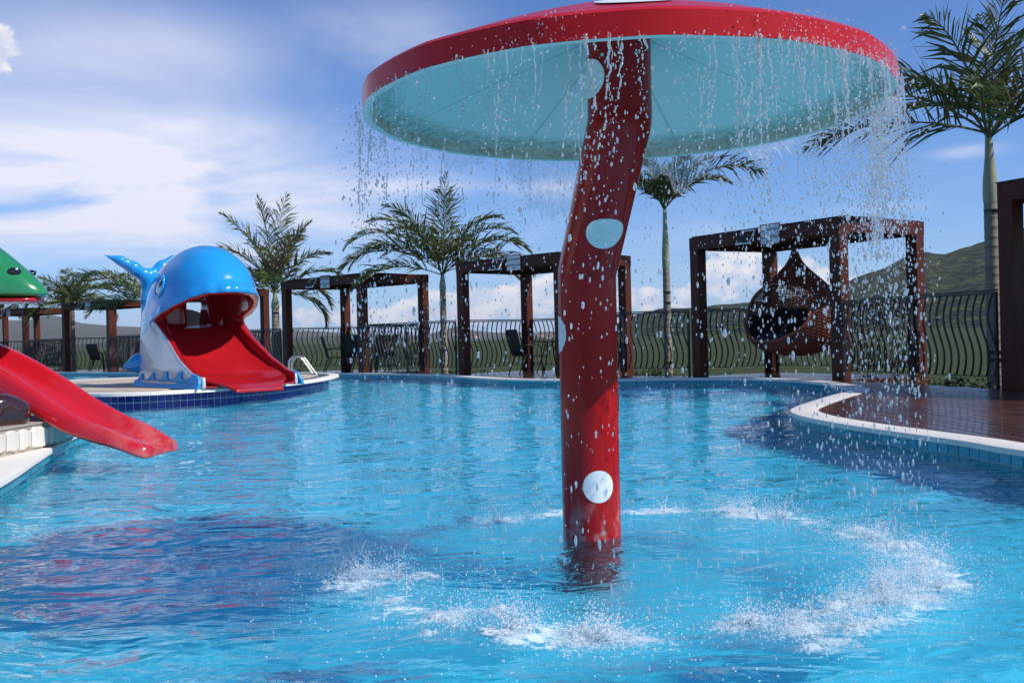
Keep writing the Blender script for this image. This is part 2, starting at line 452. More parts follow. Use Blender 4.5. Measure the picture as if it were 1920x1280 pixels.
# ------------------------------------------------------------------ water surface (real waves)
PX, PY = .34, 4.45      # pipe foot
CX, CY, CR = .466, 4.0, 1.045
xs = np.concatenate([np.arange(-23, -8, .12), np.arange(-8, -4, .07), np.arange(-4, 5.2, .045)])
ys = [-4.9]
while ys[-1] < 37.2:
    y = ys[-1]
    ys.append(y+(.06 if y < 1.6 else .04+.004*max(0, y-2)))
ys = np.array(ys)
X, Y = np.meshgrid(xs, ys, indexing='ij')
Z = np.zeros_like(X)
wr = np.random.default_rng(3)
rr = np.hypot(X-CX, Y-CY); rp = np.hypot(X-PX, Y-PY)
for i in range(22):                                     # long smooth swell; the fine ripples are in the material relief
    lam = .34*1.085**i*(.9+.2*wr.random()); k = 2*math.pi/lam
    th = R(100)+wr.normal()*.75 if i % 3 else wr.random()*6.28
    a = .0024*lam**.9*(1.0 if lam < .9 else .9/lam)
    ph = wr.random()*6.28
    w_ = .6*np.sin(k*.23*(X*math.sin(th)-Y*math.cos(th))+ph*3)
    Z += a*np.sin(k*(X*math.cos(th)+Y*math.sin(th))+ph+w_)
ins = inside([tuple(p_) for p_ in offset(pool, .03)], X, Y) & ~inside([tuple(p_) for p_ in offset(isl, -.15)], X, Y)
nx, ny = X.shape
idx = np.arange(nx*ny).reshape(nx, ny)
fk = ins[:-1, :-1] | ins[1:, :-1] | ins[:-1, 1:] | ins[1:, 1:]
F4 = np.stack([idx[:-1, :-1][fk], idx[1:, :-1][fk], idx[1:, 1:][fk], idx[:-1, 1:][fk]], 1)
used = np.unique(F4); remap = np.full(nx*ny, -1); remap[used] = np.arange(len(used)); F4 = remap[F4]
co = np.stack([X.ravel()[used], Y.ravel()[used], Z.ravel()[used]+WZ], 1)
me = bpy.data.meshes.new('pool_water'); me.vertices.add(len(co)); me.vertices.foreach_set('co', co.ravel())
me.loops.add(F4.size); me.loops.foreach_set('vertex_index', F4.ravel().astype(np.int32))
me.polygons.add(len(F4)); me.polygons.foreach_set('loop_start', np.arange(0, F4.size, 4, dtype=np.int32)); me.polygons.foreach_set('loop_total', np.full(len(F4), 4, np.int32))
me.polygons.foreach_set('use_smooth', np.ones(len(F4), bool)); me.update(); me.validate()
mw = bpy.data.materials.new('pool_water'); mw.use_nodes = True; t = mw.node_tree; t.nodes.clear()
gl = N(t, 'ShaderNodeBsdfPrincipled', {'Base Color': (.86, .98, 1, 1), 'Roughness': 0.0, 'IOR': 1.333, 'Transmission Weight': 1.0})
oc = N(t, 'ShaderNodeTexCoord').outputs['Object']; s3 = N(t, 'ShaderNodeSeparateXYZ', {0: oc}).outputs
def rdist(cx, cy):
    a = math_n(t, 'SUBTRACT', s3[0], cx); b = math_n(t, 'SUBTRACT', s3[1], cy)
    return math_n(t, 'SQRT', math_n(t, 'ADD', math_n(t, 'MULTIPLY', a, a), math_n(t, 'MULTIPLY', b, b)))
rd = rdist(CX, CY)
splash = math_n(t, 'SUBTRACT', 1.0, sstep(t, rd, .7, 2.1))
m1 = N(t, 'ShaderNodeMapping', {0: oc, 'Rotation': (0, 0, R(-12)), 'Scale': (1, 2.0, 1)}).outputs[0]
h1 = N(t, 'ShaderNodeTexNoise', {'Vector': m1, 'Scale': 2.7, 'Detail': 2.0, 'Roughness': .42, 'Distortion': 1.0}).outputs[0]
m2 = N(t, 'ShaderNodeMapping', {0: oc, 'Rotation': (0, 0, R(20)), 'Scale': (1, 1.6, 1)}).outputs[0]
h2 = N(t, 'ShaderNodeTexNoise', {'Vector': m2, 'Scale': 13, 'Detail': 1.5, 'Roughness': .5, 'Distortion': .4}).outputs[0]
h3 = N(t, 'ShaderNodeTexNoise', {'Vector': oc, 'Scale': 30, 'Detail': 3, 'Roughness': .6, 'Distortion': .8}).outputs[0]
hh = math_n(t, 'ADD', math_n(t, 'MULTIPLY', h1, .042), math_n(t, 'MULTIPLY', h2, math_n(t, 'ADD', .0045, math_n(t, 'MULTIPLY', splash, .006))))
hh = math_n(t, 'ADD', hh, math_n(t, 'MULTIPLY', h3, math_n(t, 'MULTIPLY', splash, .005)))
wv1 = math_n(t, 'SINE', math_n(t, 'ADD', math_n(t, 'MULTIPLY', rd, 42.0), math_n(t, 'MULTIPLY', h1, 16.0)))
hh = math_n(t, 'ADD', hh, math_n(t, 'MULTIPLY', wv1, math_n(t, 'MULTIPLY', math_n(t, 'MULTIPLY', sstep(t, rd, 1.1, 1.5), math_n(t, 'SUBTRACT', 1.0, sstep(t, rd, 1.6, 3.4))), .0016)))
bp = N(t, 'ShaderNodeBump', {'Height': hh, 'Strength': 1.0, 'Distance': 1.0})
t.links.new(bp.outputs[0], gl.inputs['Normal'])
t.links.new(gl.outputs[0], N(t, 'ShaderNodeOutputMaterial').inputs[0])
cn = N(t, 'ShaderNodeTexNoise', {'Vector': oc, 'Scale': 2.6, 'Detail': 2}).outputs[0]
fnz = N(t, 'ShaderNodeTexNoise', {'Vector': oc, 'Scale': 26, 'Detail': 6, 'Roughness': .72, 'Distortion': .6}).outputs[0]
fa = math_n(t, 'DIVIDE', math_n(t, 'SUBTRACT', rd, CR+.06), .26)
ringm = math_n(t, 'EXPONENT', math_n(t, 'MULTIPLY', math_n(t, 'MULTIPLY', fa, fa), -1.0))
th_ = math_n(t, 'SUBTRACT', 1.0, math_n(t, 'MULTIPLY', ringm, math_n(t, 'ADD', .29, math_n(t, 'MULTIPLY', sstep(t, cn, .34, .60), .30))))
foam = math_n(t, 'MULTIPLY', sstep(t, math_n(t, 'SUBTRACT', fnz, th_), -.05, .13), .72)
fm = N(t, 'ShaderNodeBsdfDiffuse', {'Color': (.82, .90, .94, 1)})
mxs = N(t, 'ShaderNodeMixShader', {0: foam, 1: gl.outputs[0], 2: fm.outputs[0]})
t.links.new(mxs.outputs[0], [n_ for n_ in t.nodes if n_.type == 'OUTPUT_MATERIAL'][0].inputs[0])
me.materials.append(mw)
water = bpy.data.objects.new('pool_water', me); COL.objects.link(water); water['kind'] = 'structure'
water.cycles.is_caustics_caster = True
print('water faces', len(F4))
#@@OBJ
# ------------------------------------------------------------------ mushroom fountain
M_red = mat('glossy_red_fibreglass', (.52, .009, .008), .28, coat=.05, spec=.3, bump=(7, .12, 3), vary=(5, .25, 4))
M_redp = mat('worn_red_pipe_paint', (.40, .005, .005), .22, coat=.05, spec=.35, bump=(9, .06, 3), vary=(6, .3, 5))
t_ = M_redp.node_tree; pp_ = t_.nodes['Principled BSDF']; oc_ = N(t_, 'ShaderNodeTexCoord').outputs['Object']; zz_ = N(t_, 'ShaderNodeSeparateXYZ', {0: oc_}).outputs[2]
lk_ = pp_.inputs['Base Color'].links[0].from_socket; sc_n = N(t_, 'ShaderNodeTexNoise', {'Vector': N(t_, 'ShaderNodeMapping', {0: oc_, 'Scale': (1, 1, .6)}).outputs[0], 'Scale': 16, 'Detail': 8, 'Roughness': .7}).outputs[0]
worn_ = math_n(t_, 'MULTIPLY', math_n(t_, 'SUBTRACT', 1.0, sstep(t_, zz_, .03, .26)), sstep(t_, sc_n, .46, .62)); strk_ = N(t_, 'ShaderNodeTexNoise', {'Vector': N(t_, 'ShaderNodeMapping', {0: oc_, 'Scale': (1, 1, .04)}).outputs[0], 'Scale': 30, 'Detail': 4}).outputs[0]
cc_ = mixc(t_, math_n(t_, 'MULTIPLY', sstep(t_, strk_, .55, .75), .25), lk_, (.20, .05, .05)); cc_ = mixc(t_, math_n(t_, 'MULTIPLY', worn_, .6), cc_, (.55, .26, .26)); t_.links.new(cc_, pp_.inputs['Base Color'])
M_under = mat('pale_green_underside', (.30, .52, .52), .5, vary=(2.2, .25, 5))
M_spot = mat('white_spot', (.78, .80, .80), .35, vary=(14, .18, 4))
mush = empty('mushroom_fountain', (PX, PY, -.7), label='tall red mushroom fountain with white spots and water pouring off its round cap', cat='fountain')


def loc_to(o, parent_loc=(PX, PY, -.7)):
    o.location = (-parent_loc[0], -parent_loc[1], -parent_loc[2]); return o


pr = .131
path = [Vector((PX, PY, -.7)), Vector((PX, PY, .3)), Vector((.345, 4.45, 1.19)), Vector((.463, 4.03, 1.78)), Vector((.463, 4.02, 2.12))]


def round_path(P, r_=.03, k=5):
    out = [P[0]]
    for i in range(1, len(P)-1):
        a = (P[i-1]-P[i]).normalized(); b = (P[i+1]-P[i]).normalized(); A = P[i]+a*r_; B = P[i]+b*r_
        for j in range(k+1):
            t_ = j/k; out.append(A*(1-t_)**2+P[i]*2*t_*(1-t_)+B*t_*t_)
    return out+[P[-1]]


pipe_path = round_path(path)
loc_to(MB().tube(pipe_path, pr, 48, ref=(1, 0, 0)).build('pipe', M_redp, mush, smooth=True, auto=50))
rimz = 1.80
cap = MB(); nseg = 16; n = 96


def capr(k):   # very slightly faceted circle
    a = (2*math.pi*k/n) % (2*math.pi/nseg)-math.pi/nseg
    return 1-.35*(1-math.cos(math.pi/nseg)/math.cos(a))


prof = [(1.0, 0), (1.0, .078), (.985, .092), (.965, .100), (.72, .205), (.40, .325), (.12, .40), (.0, .415)]
cap.grid([[(CR*capr(k)*r_*math.cos(2*math.pi*k/n), CR*capr(k)*r_*math.sin(2*math.pi*k/n), z_) for k in range(n)] for r_, z_ in prof], closed_v=True)
loc_to(cap.build('cap', M_red, mush, auto=30)).location += Vector((CX, CY, rimz))
un = MB()
prof = [(1.0, 0), (.985, -.004), (.970, .0), (.966, .045), (.90, .07), (.5, .20), (.10, .32)]
un.grid([[(CR*capr(k)*r_*math.cos(2*math.pi*k/n), CR*capr(k)*r_*math.sin(2*math.pi*k/n), z_) for k in range(n)] for r_, z_ in prof], closed_v=True)
# underside with its grimy band near the rim
mu = bpy.data.materials.new('underside_fibreglass'); mu.use_nodes = True; t = mu.node_tree; p = t.nodes['Principled BSDF']
oc = N(t, 'ShaderNodeTexCoord').outputs['Object']; s3 = N(t, 'ShaderNodeSeparateXYZ', {0: oc}).outputs
rad = math_n(t, 'SQRT', math_n(t, 'ADD', math_n(t, 'MULTIPLY', s3[0], s3[0]), math_n(t, 'MULTIPLY', s3[1], s3[1])))
nzz = N(t, 'ShaderNodeTexNoise', {'Vector': oc, 'Scale': 34, 'Detail': 8, 'Roughness': .8}).outputs[0]
nz2 = N(t, 'ShaderNodeTexNoise', {'Vector': oc, 'Scale': 2.4, 'Detail': 5}).outputs[0]
band = math_n(t, 'MULTIPLY', sstep(t, rad, .86, .95), math_n(t, 'SUBTRACT', 1.0, sstep(t, rad, 1.0, 1.02)))
grime = math_n(t, 'MULTIPLY', band, math_n(t, 'ADD', .35, math_n(t, 'MULTIPLY', sstep(t, nzz, .45, .62), .65)), clamp=True)
base = mixc(t, nz2, (.80, .80, .72), (.86, .86, .79))
base = mixc(t, math_n(t, 'MULTIPLY', grime, .9), base, (.34, .27, .17))
ang8 = math_n(t, 'MULTIPLY', math_n(t, 'ARCTAN2', s3[1], s3[0]), 4/math.pi)
fr = math_n(t, 'ABSOLUTE', math_n(t, 'SUBTRACT', math_n(t, 'FRACT', ang8), .5))
seam = math_n(t, 'MULTIPLY', math_n(t, 'LESS_THAN', math_n(t, 'MULTIPLY', fr, rad), .009), .5)
base = mixc(t, seam, base, (.45, .45, .36))
t.links.new(base, p.inputs['Base Color']); p.inputs['Roughness'].default_value = .45
t.links.new(N(t, 'ShaderNodeBump', {'Height': nzz, 'Strength': .15, 'Distance': .004}).outputs[0], p.inputs['Normal'])
loc_to(un.build('cap_underside', mu, mush, auto=30)).location += Vector((CX, CY, rimz-.001))


def pipe_spot(zc, ang, r_):
    """disc wrapped on the pipe; ang = direction it faces (0 = towards -Y, positive = +X)"""
    P = pipe_path; nr, na = 5, 28
    def at(zz):
        for i in range(len(P)-1):
            if P[i].z <= zz <= P[i+1].z:
                f = (zz-P[i].z)/(P[i+1].z-P[i].z); return P[i].lerp(P[i+1], f), (P[i+1]-P[i]).normalized()
        return P[-1], Vector((0, 0, 1))
    mb = MB(); rows = []
    c0, t0 = at(zc)
    for i in range(nr+1):
        rw = []
        for k in range(na):
            a = 2*math.pi*k/na; q = r_*i/nr; s_ = q*math.cos(a); h = q*math.sin(a)
            c, tt = at(zc+h*t0.z)
            e1 = Vector((math.cos(ang+s_/pr)*0+math.sin(ang+s_/pr), -math.cos(ang+s_/pr), 0)); e1 = (e1-tt*e1.dot(tt)).normalized()
            rw.append(c+e1*(pr+.0022))
        rows.append(rw)
    mb.grid(rows, closed_v=True)
    return loc_to(mb.build('spot', M_spot, mush, smooth=True))


pipe_spot(.245, R(11), .071); pipe_spot(.915, R(-88), .085); pipe_spot(1.415, R(12), .073); pipe_spot(1.94, R(-66), .078)
pipe_spot(.6, R(120), .08); pipe_spot(1.3, R(190), .08)
for a_, rr_, s_ in [(R(-93), .73, .13), (R(-30), .55, .12), (R(25), .6, .13), (R(95), .5, .12), (R(150), .62, .12), (R(-150), .60, .12)]:
    mb = MB(); rows = []
    for i in range(5):
        rw = []
        for k in range(24):
            x = rr_*CR*math.cos(a_)+s_*i/4*math.cos(2*math.pi*k/24); y = rr_*CR*math.sin(a_)+s_*i/4*math.sin(2*math.pi*k/24)
            q = math.hypot(x, y)/CR
            z_ = np.interp(q, [0, .12, .40, .72, .965], [.415, .40, .325, .205, .100])+.004
            rw.append((x, y, z_))
        rows.append(rw)
    mb.grid(rows, closed_v=True); loc_to(mb.build('spot', M_spot, mush, smooth=True)).location += Vector((CX, CY, rimz))
M_steel = mat('brushed_steel', (.62, .62, .6), .25, metal=1)
for a_ in (-35, -5, 25, 150):
    an = R(a_-90); b = MB().lathe([(0, .008), (.008, .006), (.009, 0)], 10).build('bolt', M_steel, mush, smooth=True)
    q = path[-1]*.3+path[-2]*.7; d_ = Vector((math.cos(an), math.sin(an), 0)); b.rotation_euler = d_.to_track_quat('Z', 'Y').to_euler()
    loc_to(b).location += Vector((q.x, q.y, 2.02))+d_*pr
# ------------------------------------------------------------------ terrain
def yh(px): return 636-.025*(px-960)


RIDGE = [(-400, 470), (-100, 560), (1150, 612), (1190, 599), (1210, 592), (1233, 585), (1250, 582), (1292, 581), (1328, 579), (1381, 573), (1440, 568), (1500, 560), (1533, 549), (1554, 543), (1591, 537), (1619, 527), (1661, 512), (1689, 499), (1703, 493), (1743, 482), (1754, 484), (1774, 485), (1802, 475), (1830, 466), (1869, 454), (1920, 440), (2100, 420), (2600, 430)]
FAR = [(-900, 600), (-300, 612), (0, 604), (40, 603), (60, 602), (75, 596), (100, 594), (130, 599), (150, 607), (180, 610), (220, 612), (255, 613), (330, 616), (480, 622), (545, 620), (600, 622), (680, 627), (760, 630), (800, 628), (835, 619), (858, 613), (880, 620), (930, 624), (1040, 622), (1190, 626), (1300, 622), (2400, 560)]
def prof(tab, az):
    px = 960+1850*np.tan(np.clip(az, -1.2, 1.2)); X_ = np.array([p_[0] for p_ in tab], float); Y_ = np.array([(yh(p_[0])-p_[1])/1850 for p_ in tab])
    return np.interp(px, X_, Y_)*np.cos(np.clip(az, -1.2, 1.2))


def smst(x): x = np.clip(x, 0, 1); return x*x*(3-2*x)


def vnoise(x, y, seed=0):
    xi = np.floor(x).astype(int); yi = np.floor(y).astype(int); fx = x-xi; fy = y-yi; fx = fx*fx*(3-2*fx); fy = fy*fy*(3-2*fy)
    def h(a, b):
        n_ = np.sin((a*127.1+b*311.7+seed*74.7))*43758.5453; return n_-np.floor(n_)
    return (h(xi, yi)*(1-fx)+h(xi+1, yi)*fx)*(1-fy)+(h(xi, yi+1)*(1-fx)+h(xi+1, yi+1)*fx)*fy


def fbm(x, y, o=5, seed=0):
    s_ = 0; a = .5
    for i in range(o): s_ = s_+a*(vnoise(x*2**i, y*2**i, seed+i)-.5); a *= .5
    return s_*2


def ter_h(az, r):
    az = np.asarray(az, float); r = np.asarray(r, float)
    x = r*np.sin(az); y = r*np.cos(az)
    z = -8.5+9.2*smst((r-60)/520)
    right = smst((np.degrees(az)-4.5)/2.0)*(1-smst((np.degrees(az)-80)/30))
    e1 = prof(RIDGE, az)*right
    k = smst((r-600)/480)*(1-.8*smst((r-1080)/700))
    z = z+e1*1080*k*(1+.10*fbm(x/170, y/170, 5, 3)*(1-smst(np.abs(r-1080)/100)*0))*1.0
    z = z+right*k*7*fbm(x/60, y/60, 4, 9)
    e2 = prof(FAR, az); e2 = np.where(np.abs(az) > 1.1, .02, e2)
    k2 = smst((r-1900)/2100)*(1-smst((r-4000)/2500))
    z = z+e2*4000*k2*(1+.22*fbm(x/420, y/420, 6, 5)*(1-smst((r-3500)/500)))
    z = z+(1-right)*smst((r-1100)/300)*(1-smst((r-1700)/600))*22*np.clip(fbm(x/500, y/500, 4, 12)+.15, 0, 1)
    return z


azs = np.radians(np.concatenate([np.arange(-180, -32, 3), np.arange(-32, 32, .16), np.arange(32, 180, 3)]))
rs = np.concatenate([[24, 32, 42], np.geomspace(50, 900, 52), np.linspace(920, 1900, 40), np.geomspace(1950, 7500, 60)])
A_, R_ = np.meshgrid(azs, rs, indexing='ij'); Zt = ter_h(A_, R_)
Zt[:, 0] = -9; na, nr_ = A_.shape
V = np.stack([R_*np.sin(A_), R_*np.cos(A_), Zt], -1).reshape(-1, 3)
ii = np.arange(na*nr_).reshape(na, nr_); nxt = np.roll(ii, -1, 0)
FT = np.stack([ii[:, :-1], ii[:, 1:], nxt[:, 1:], nxt[:, :-1]], -1).reshape(-1, 4)
me = bpy.data.meshes.new('terrain'); me.from_pydata(V.tolist()+[(0, 0, -9)], [], FT.tolist()+[(int(nxt[i, 0]), int(ii[i, 0]), na*nr_) for i in range(na)])
bm = bmesh.new(); bm.from_mesh(me); bmesh.ops.recalc_face_normals(bm, faces=bm.faces)
if sum(f.normal.z for f in bm.faces) < 0: bmesh.ops.reverse_faces(bm, faces=bm.faces)
bm.to_mesh(me); bm.free(); me.polygons.foreach_set('use_smooth', [True]*len(me.polygons))
mt = bpy.data.materials.new('valley_ground'); mt.use_nodes = True; t = mt.node_tree; p = t.nodes['Principled BSDF']
oc = N(t, 'ShaderNodeTexCoord').outputs['Object']; s3 = N(t, 'ShaderNodeSeparateXYZ', {0: oc}).outputs
rad = math_n(t, 'SQRT', math_n(t, 'ADD', math_n(t, 'MULTIPLY', s3[0], s3[0]), math_n(t, 'MULTIPLY', s3[1], s3[1])))
big = N(t, 'ShaderNodeTexNoise', {'Vector': oc, 'Scale': .004, 'Detail': 6, 'Roughness': .6}).outputs[0]
wob = N(t, 'ShaderNodeTexNoise', {'Vector': oc, 'Scale': .02, 'Detail': 4}).outputs[0]
row = N(t, 'ShaderNodeTexWave', {'Vector': N(t, 'ShaderNodeMapping', {0: oc, 'Rotation': (0, 0, .5)}).outputs[0], 'Scale': .28, 'Distortion': 2.0, 'Detail': 2, 'Detail Scale': .3}).outputs[1]
fieldc = mixc(t, big, (.032, .048, .012), (.055, .072, .018))
fieldc = mixc(t, math_n(t, 'MULTIPLY', row, .45), fieldc, (.018, .026, .008))
vor = N(t, 'ShaderNodeTexVoronoi', {'Vector': oc, 'Scale': .14, 'Randomness': 1}).outputs[0]
fn = N(t, 'ShaderNodeTexNoise', {'Vector': oc, 'Scale': .045, 'Detail': 9, 'Roughness': .78}).outputs[0]
forc = mixc(t, sstep(t, math_n(t, 'SUBTRACT', fn, math_n(t, 'MULTIPLY', math_n(t, 'SUBTRACT', vor, .4), .35)), .36, .66), (.006, .012, .003), (.085, .125, .022))  # forest colour darkens between the crowns: gap shade painted into the albedo
forc = mixc(t, math_n(t, 'MULTIPLY', sstep(t, big, .55, .7), .5), forc, (.09, .08, .03))
ft = sstep(t, math_n(t, 'ADD', rad, math_n(t, 'MULTIPLY', math_n(t, 'SUBTRACT', wob, .5), 90)), 585, 610)
lft = math_n(t, 'LESS_THAN', math_n(t, 'DIVIDE', s3[0], math_n(t, 'MAXIMUM', s3[1], 1.0)), .085)
patch = N(t, 'ShaderNodeTexVoronoi', {'Vector': oc, 'Scale': .0035}).outputs[1]
pn = N(t, 'ShaderNodeSeparateXYZ', {0: patch}).outputs
leftc = mixc(t, pn[0], (.07, .085, .03), (.17, .14, .075))
leftc = mixc(t, sstep(t, fn, .48, .6), leftc, (.035, .05, .02))
leftc = mixc(t, math_n(t, 'MULTIPLY', sstep(t, pn[1], .82, .86), .7), leftc, (.30, .17, .09))
far_c = mixc(t, fn, (.05, .06, .03), (.15, .13, .08))
leftc = mixc(t, sstep(t, rad, 1900, 2700), leftc, far_c)
forc = mixc(t, lft, forc, leftc)
col = mixc(t, ft, fieldc, forc)
t.links.new(col, p.inputs['Base Color']); p.inputs['Roughness'].default_value = .95; p.inputs['Specular IOR Level'].default_value = .1
hb = math_n(t, 'MULTIPLY', math_n(t, 'ADD', math_n(t, 'MULTIPLY', vor, -1.0), fn), math_n(t, 'ADD', .02, ft))
t.links.new(N(t, 'ShaderNodeBump', {'Height': hb, 'Strength': 1, 'Distance': 9.0}).outputs[0], p.inputs['Normal'])
me.materials.append(mt); ter = bpy.data.objects.new('terrain', me); COL.objects.link(ter); ter['kind'] = 'structure'

# ------------------------------------------------------------------ deck
PERG = [  # left-front, right-front, right-back outer roof corners, and words for the labels
    ((-28.4, 48.8), (-25.8, 46.4), (-24.1, 47.3), 'the farthest pergola at the left'),
    ((-23.0, 43.5), (-20.32, 41.12), (-18.6, 42.0), 'the second pergola from the left'),
    ((-17.6, 38.6), (-14.79, 36.24), (-13.07, 37.1), 'the pergola just left of the whale'),
    ((-12.05, 32.9), (-9.4, 30.5), (-7.67, 31.37), 'the pergola hidden behind the whale'),
    ((-6.55, 28.1), (-3.91, 25.69), (-2.19, 26.54), 'the pergola just right of the whale'),
    ((-1.27, 22.97), (1.05, 20.75), (2.71, 22.1), 'the pergola behind the mushroom stem'),
    ((3.35, 18.43), (5.21, 15.61), (6.95, 16.53), 'the pergola with the wicker egg chair'),
    ((6.14, 12.41), (7.67, 9.4), (9.45, 10.3), 'the nearest pergola at the right edge')]
outer = []
for a, b, c, _ in PERG:
    a, b, c = Vector(a), Vector(b), Vector(c); d = a+c-b
    outer += [a, d, c, b]
outer += [Vector(q) for q in [(8.6, 7.2), (9.2, 3), (9, -7), (-13, -7), (-20, 2), (-26, 20), (-32, 38), (-33, 50)]]
ocp = offset(pool, .1)
lower = ngon_sheet('wooden_deck', [(q.x, q.y) for q in outer], DZ-.03, mat('deck_underlay', (.018, .010, .008), .8), holes=[ocp])
# far deck: joined boards in the material; near right deck: each board is a part
far_deck = None
BW = .145
nb = MB(); boards = []
d2 = Vector((-.035, 1)).normalized(); pd = Vector((d2.y, -d2.x))
cop_out = offset(pool, .20)
def board_runs(poly_out, hole, u0, y0, y1, step=.05):
    ts = np.arange(y0, y1, step); P_ = [pd*u0+d2*t_ for t_ in ts]; Xs = np.array([q.x for q in P_]); Ys = np.array([q.y for q in P_])
    ok = inside(poly_out, Xs, Ys) & ~inside(hole, Xs, Ys)
    runs = []; s0 = None
    for i, o_ in enumerate(ok):
        if o_ and s0 is None: s0 = i
        if (not o_ or i == len(ok)-1) and s0 is not None:
            if ts[i]-ts[s0] > .15: runs.append((ts[s0], ts[i]))
            s0 = None
    return runs


outl = [(q.x, q.y) for q in outer]; co_l = [(q.x, q.y) for q in cop_out]
nbd = 0
for k in range(-240, 72):
    u0 = k*BW
    for (a, b) in board_runs(outl, co_l, u0, -7.5, 52):
        # split long runs into boards of about 3.6 m
        cuts = [a]; q = a+random.uniform(1.2, 3.6)
        while q < b-.4: cuts.append(q); q += 3.6
        cuts.append(b)
        for i in range(len(cuts)-1):
            l0, l1 = cuts[i]+.002, cuts[i+1]-.002; c = pd*u0+d2*(l0+l1)/2
            boards.append((c, l1-l0))
ang_b = math.atan2(d2.x, d2.y)
boards.sort(key=lambda q: q[0].length if (q[0].x > 2.4 and q[0].y > 4.5 and abs(q[0].x/q[0].y) < .62) else 100+q[0].length)
rest = MB()
for i, (c, L) in enumerate(boards):
    visb = (c.x > 2.2 and c.y > 4)
    if visb and nbd < 170 and c.y < 19:
        MB().box((0, 0, 0), (BW-.012, L, .026)).build('board', M_deckwood, lower, loc=(c.x, c.y, DZ-.013+random.uniform(-.0008, .0008)), rz=-ang_b); nbd += 1
    else: rest.box((c.x, c.y, DZ-.013+random.uniform(-.0008, .0008)), (BW-.012, L, .026), rz=-ang_b)
o = rest.build('board', M_deckwood, lower); o['kind'] = 'stuff'
print('boards', len(boards), nbd)
# fascia round the outer edge of the deck
fas = MB()
for i in range(len(outer)-8):
    a, b = outer[i], outer[i+1]; fas.beam((a.x, a.y, DZ-.12), (b.x, b.y, DZ-.12), .04, .23)
o = fas.build('fascia', M_wood, lower)

# planted slope outside the railing
M_soil = mat('grassy_slope', (.055, .07, .022), .95, vary=(1.2, 1.2, 8), bump=(9, 1, 8), spec=.1)
strip = MB(); rings = []
oo = outer[:32]
cen = Vector((-6, 15))
for k, (dd, zz) in enumerate([(-.3, -.06), (.0, -.06), (1.2, -.25), (3.2, -.9), (8, -3.2), (18, -6.8), (40, -9.5)]):
    rw = []
    m_ = 90
    lens = [0]
    base_l = [Vector(((p_[0][0]+p_[1][0])/2+.0, (p_[0][1]+p_[1][1])/2)) for p_ in PERG]
    for j in range(m_):
        f = j/(m_-1)*(len(base_l)-1); i0 = min(int(f), len(base_l)-2); q = base_l[i0].lerp(base_l[i0+1], f-i0); tdir = (base_l[i0+1]-base_l[i0]).normalized(); nn = Vector((-tdir.y, tdir.x))
        if j == m_-1: q = q+tdir*6
        if j == 0: q = q-tdir*25
        q = q+nn*(1.2+dd)*(1 if dd < 10 else 1.1)
        rw.append((q.x, q.y, zz-.12+.12*fbm(np.array(q.x*.8), np.array(q.y*.8), 4, 2)))
    rings.append(rw)
strip.grid(rings); o = strip.build('garden_slope', M_soil, smooth=True); o['kind'] = 'structure'
# ------------------------------------------------------------------ pergolas
M_sign = mat('sign_board', (.62, .64, .62), .5); M_signred = mat('sign_red_edge', (.30, .01, .02), .5); M_ink = mat('sign_lettering', (.02, .02, .02), .6)
M_black = mat('black_metal', (.012, .012, .013), .38, metal=.3); M_white = mat('white_metal', (.8, .8, .78), .4)
M_glass = mat('bulb_glass', (.8, .8, .75), .1, trans=.6)
H = 2.6; ZT = DZ+H; BH = .23; BT = .20; PS = .21
where = ['leftmost pergola', 'second pergola from left', 'third pergola from left', 'pergola behind the whale', 'pergola right of the whale', 'pergola behind the mushroom stem', 'egg chair pergola', 'pergola at the right edge']
def text_mesh(s_, size, m, name):
    cu_ = bpy.data.curves.new(name, 'FONT'); cu_.body = s_; cu_.size = size; cu_.align_x = 'CENTER'; cu_.align_y = 'CENTER'; cu_.extrude = .0015
    o_ = bpy.data.objects.new(name, cu_); COL.objects.link(o_)
    dg = bpy.context.evaluated_depsgraph_get(); me_ = bpy.data.meshes.new_from_object(o_.evaluated_get(dg))
    COL.objects.unlink(o_); bpy.data.objects.remove(o_); me_.materials.append(m); return me_


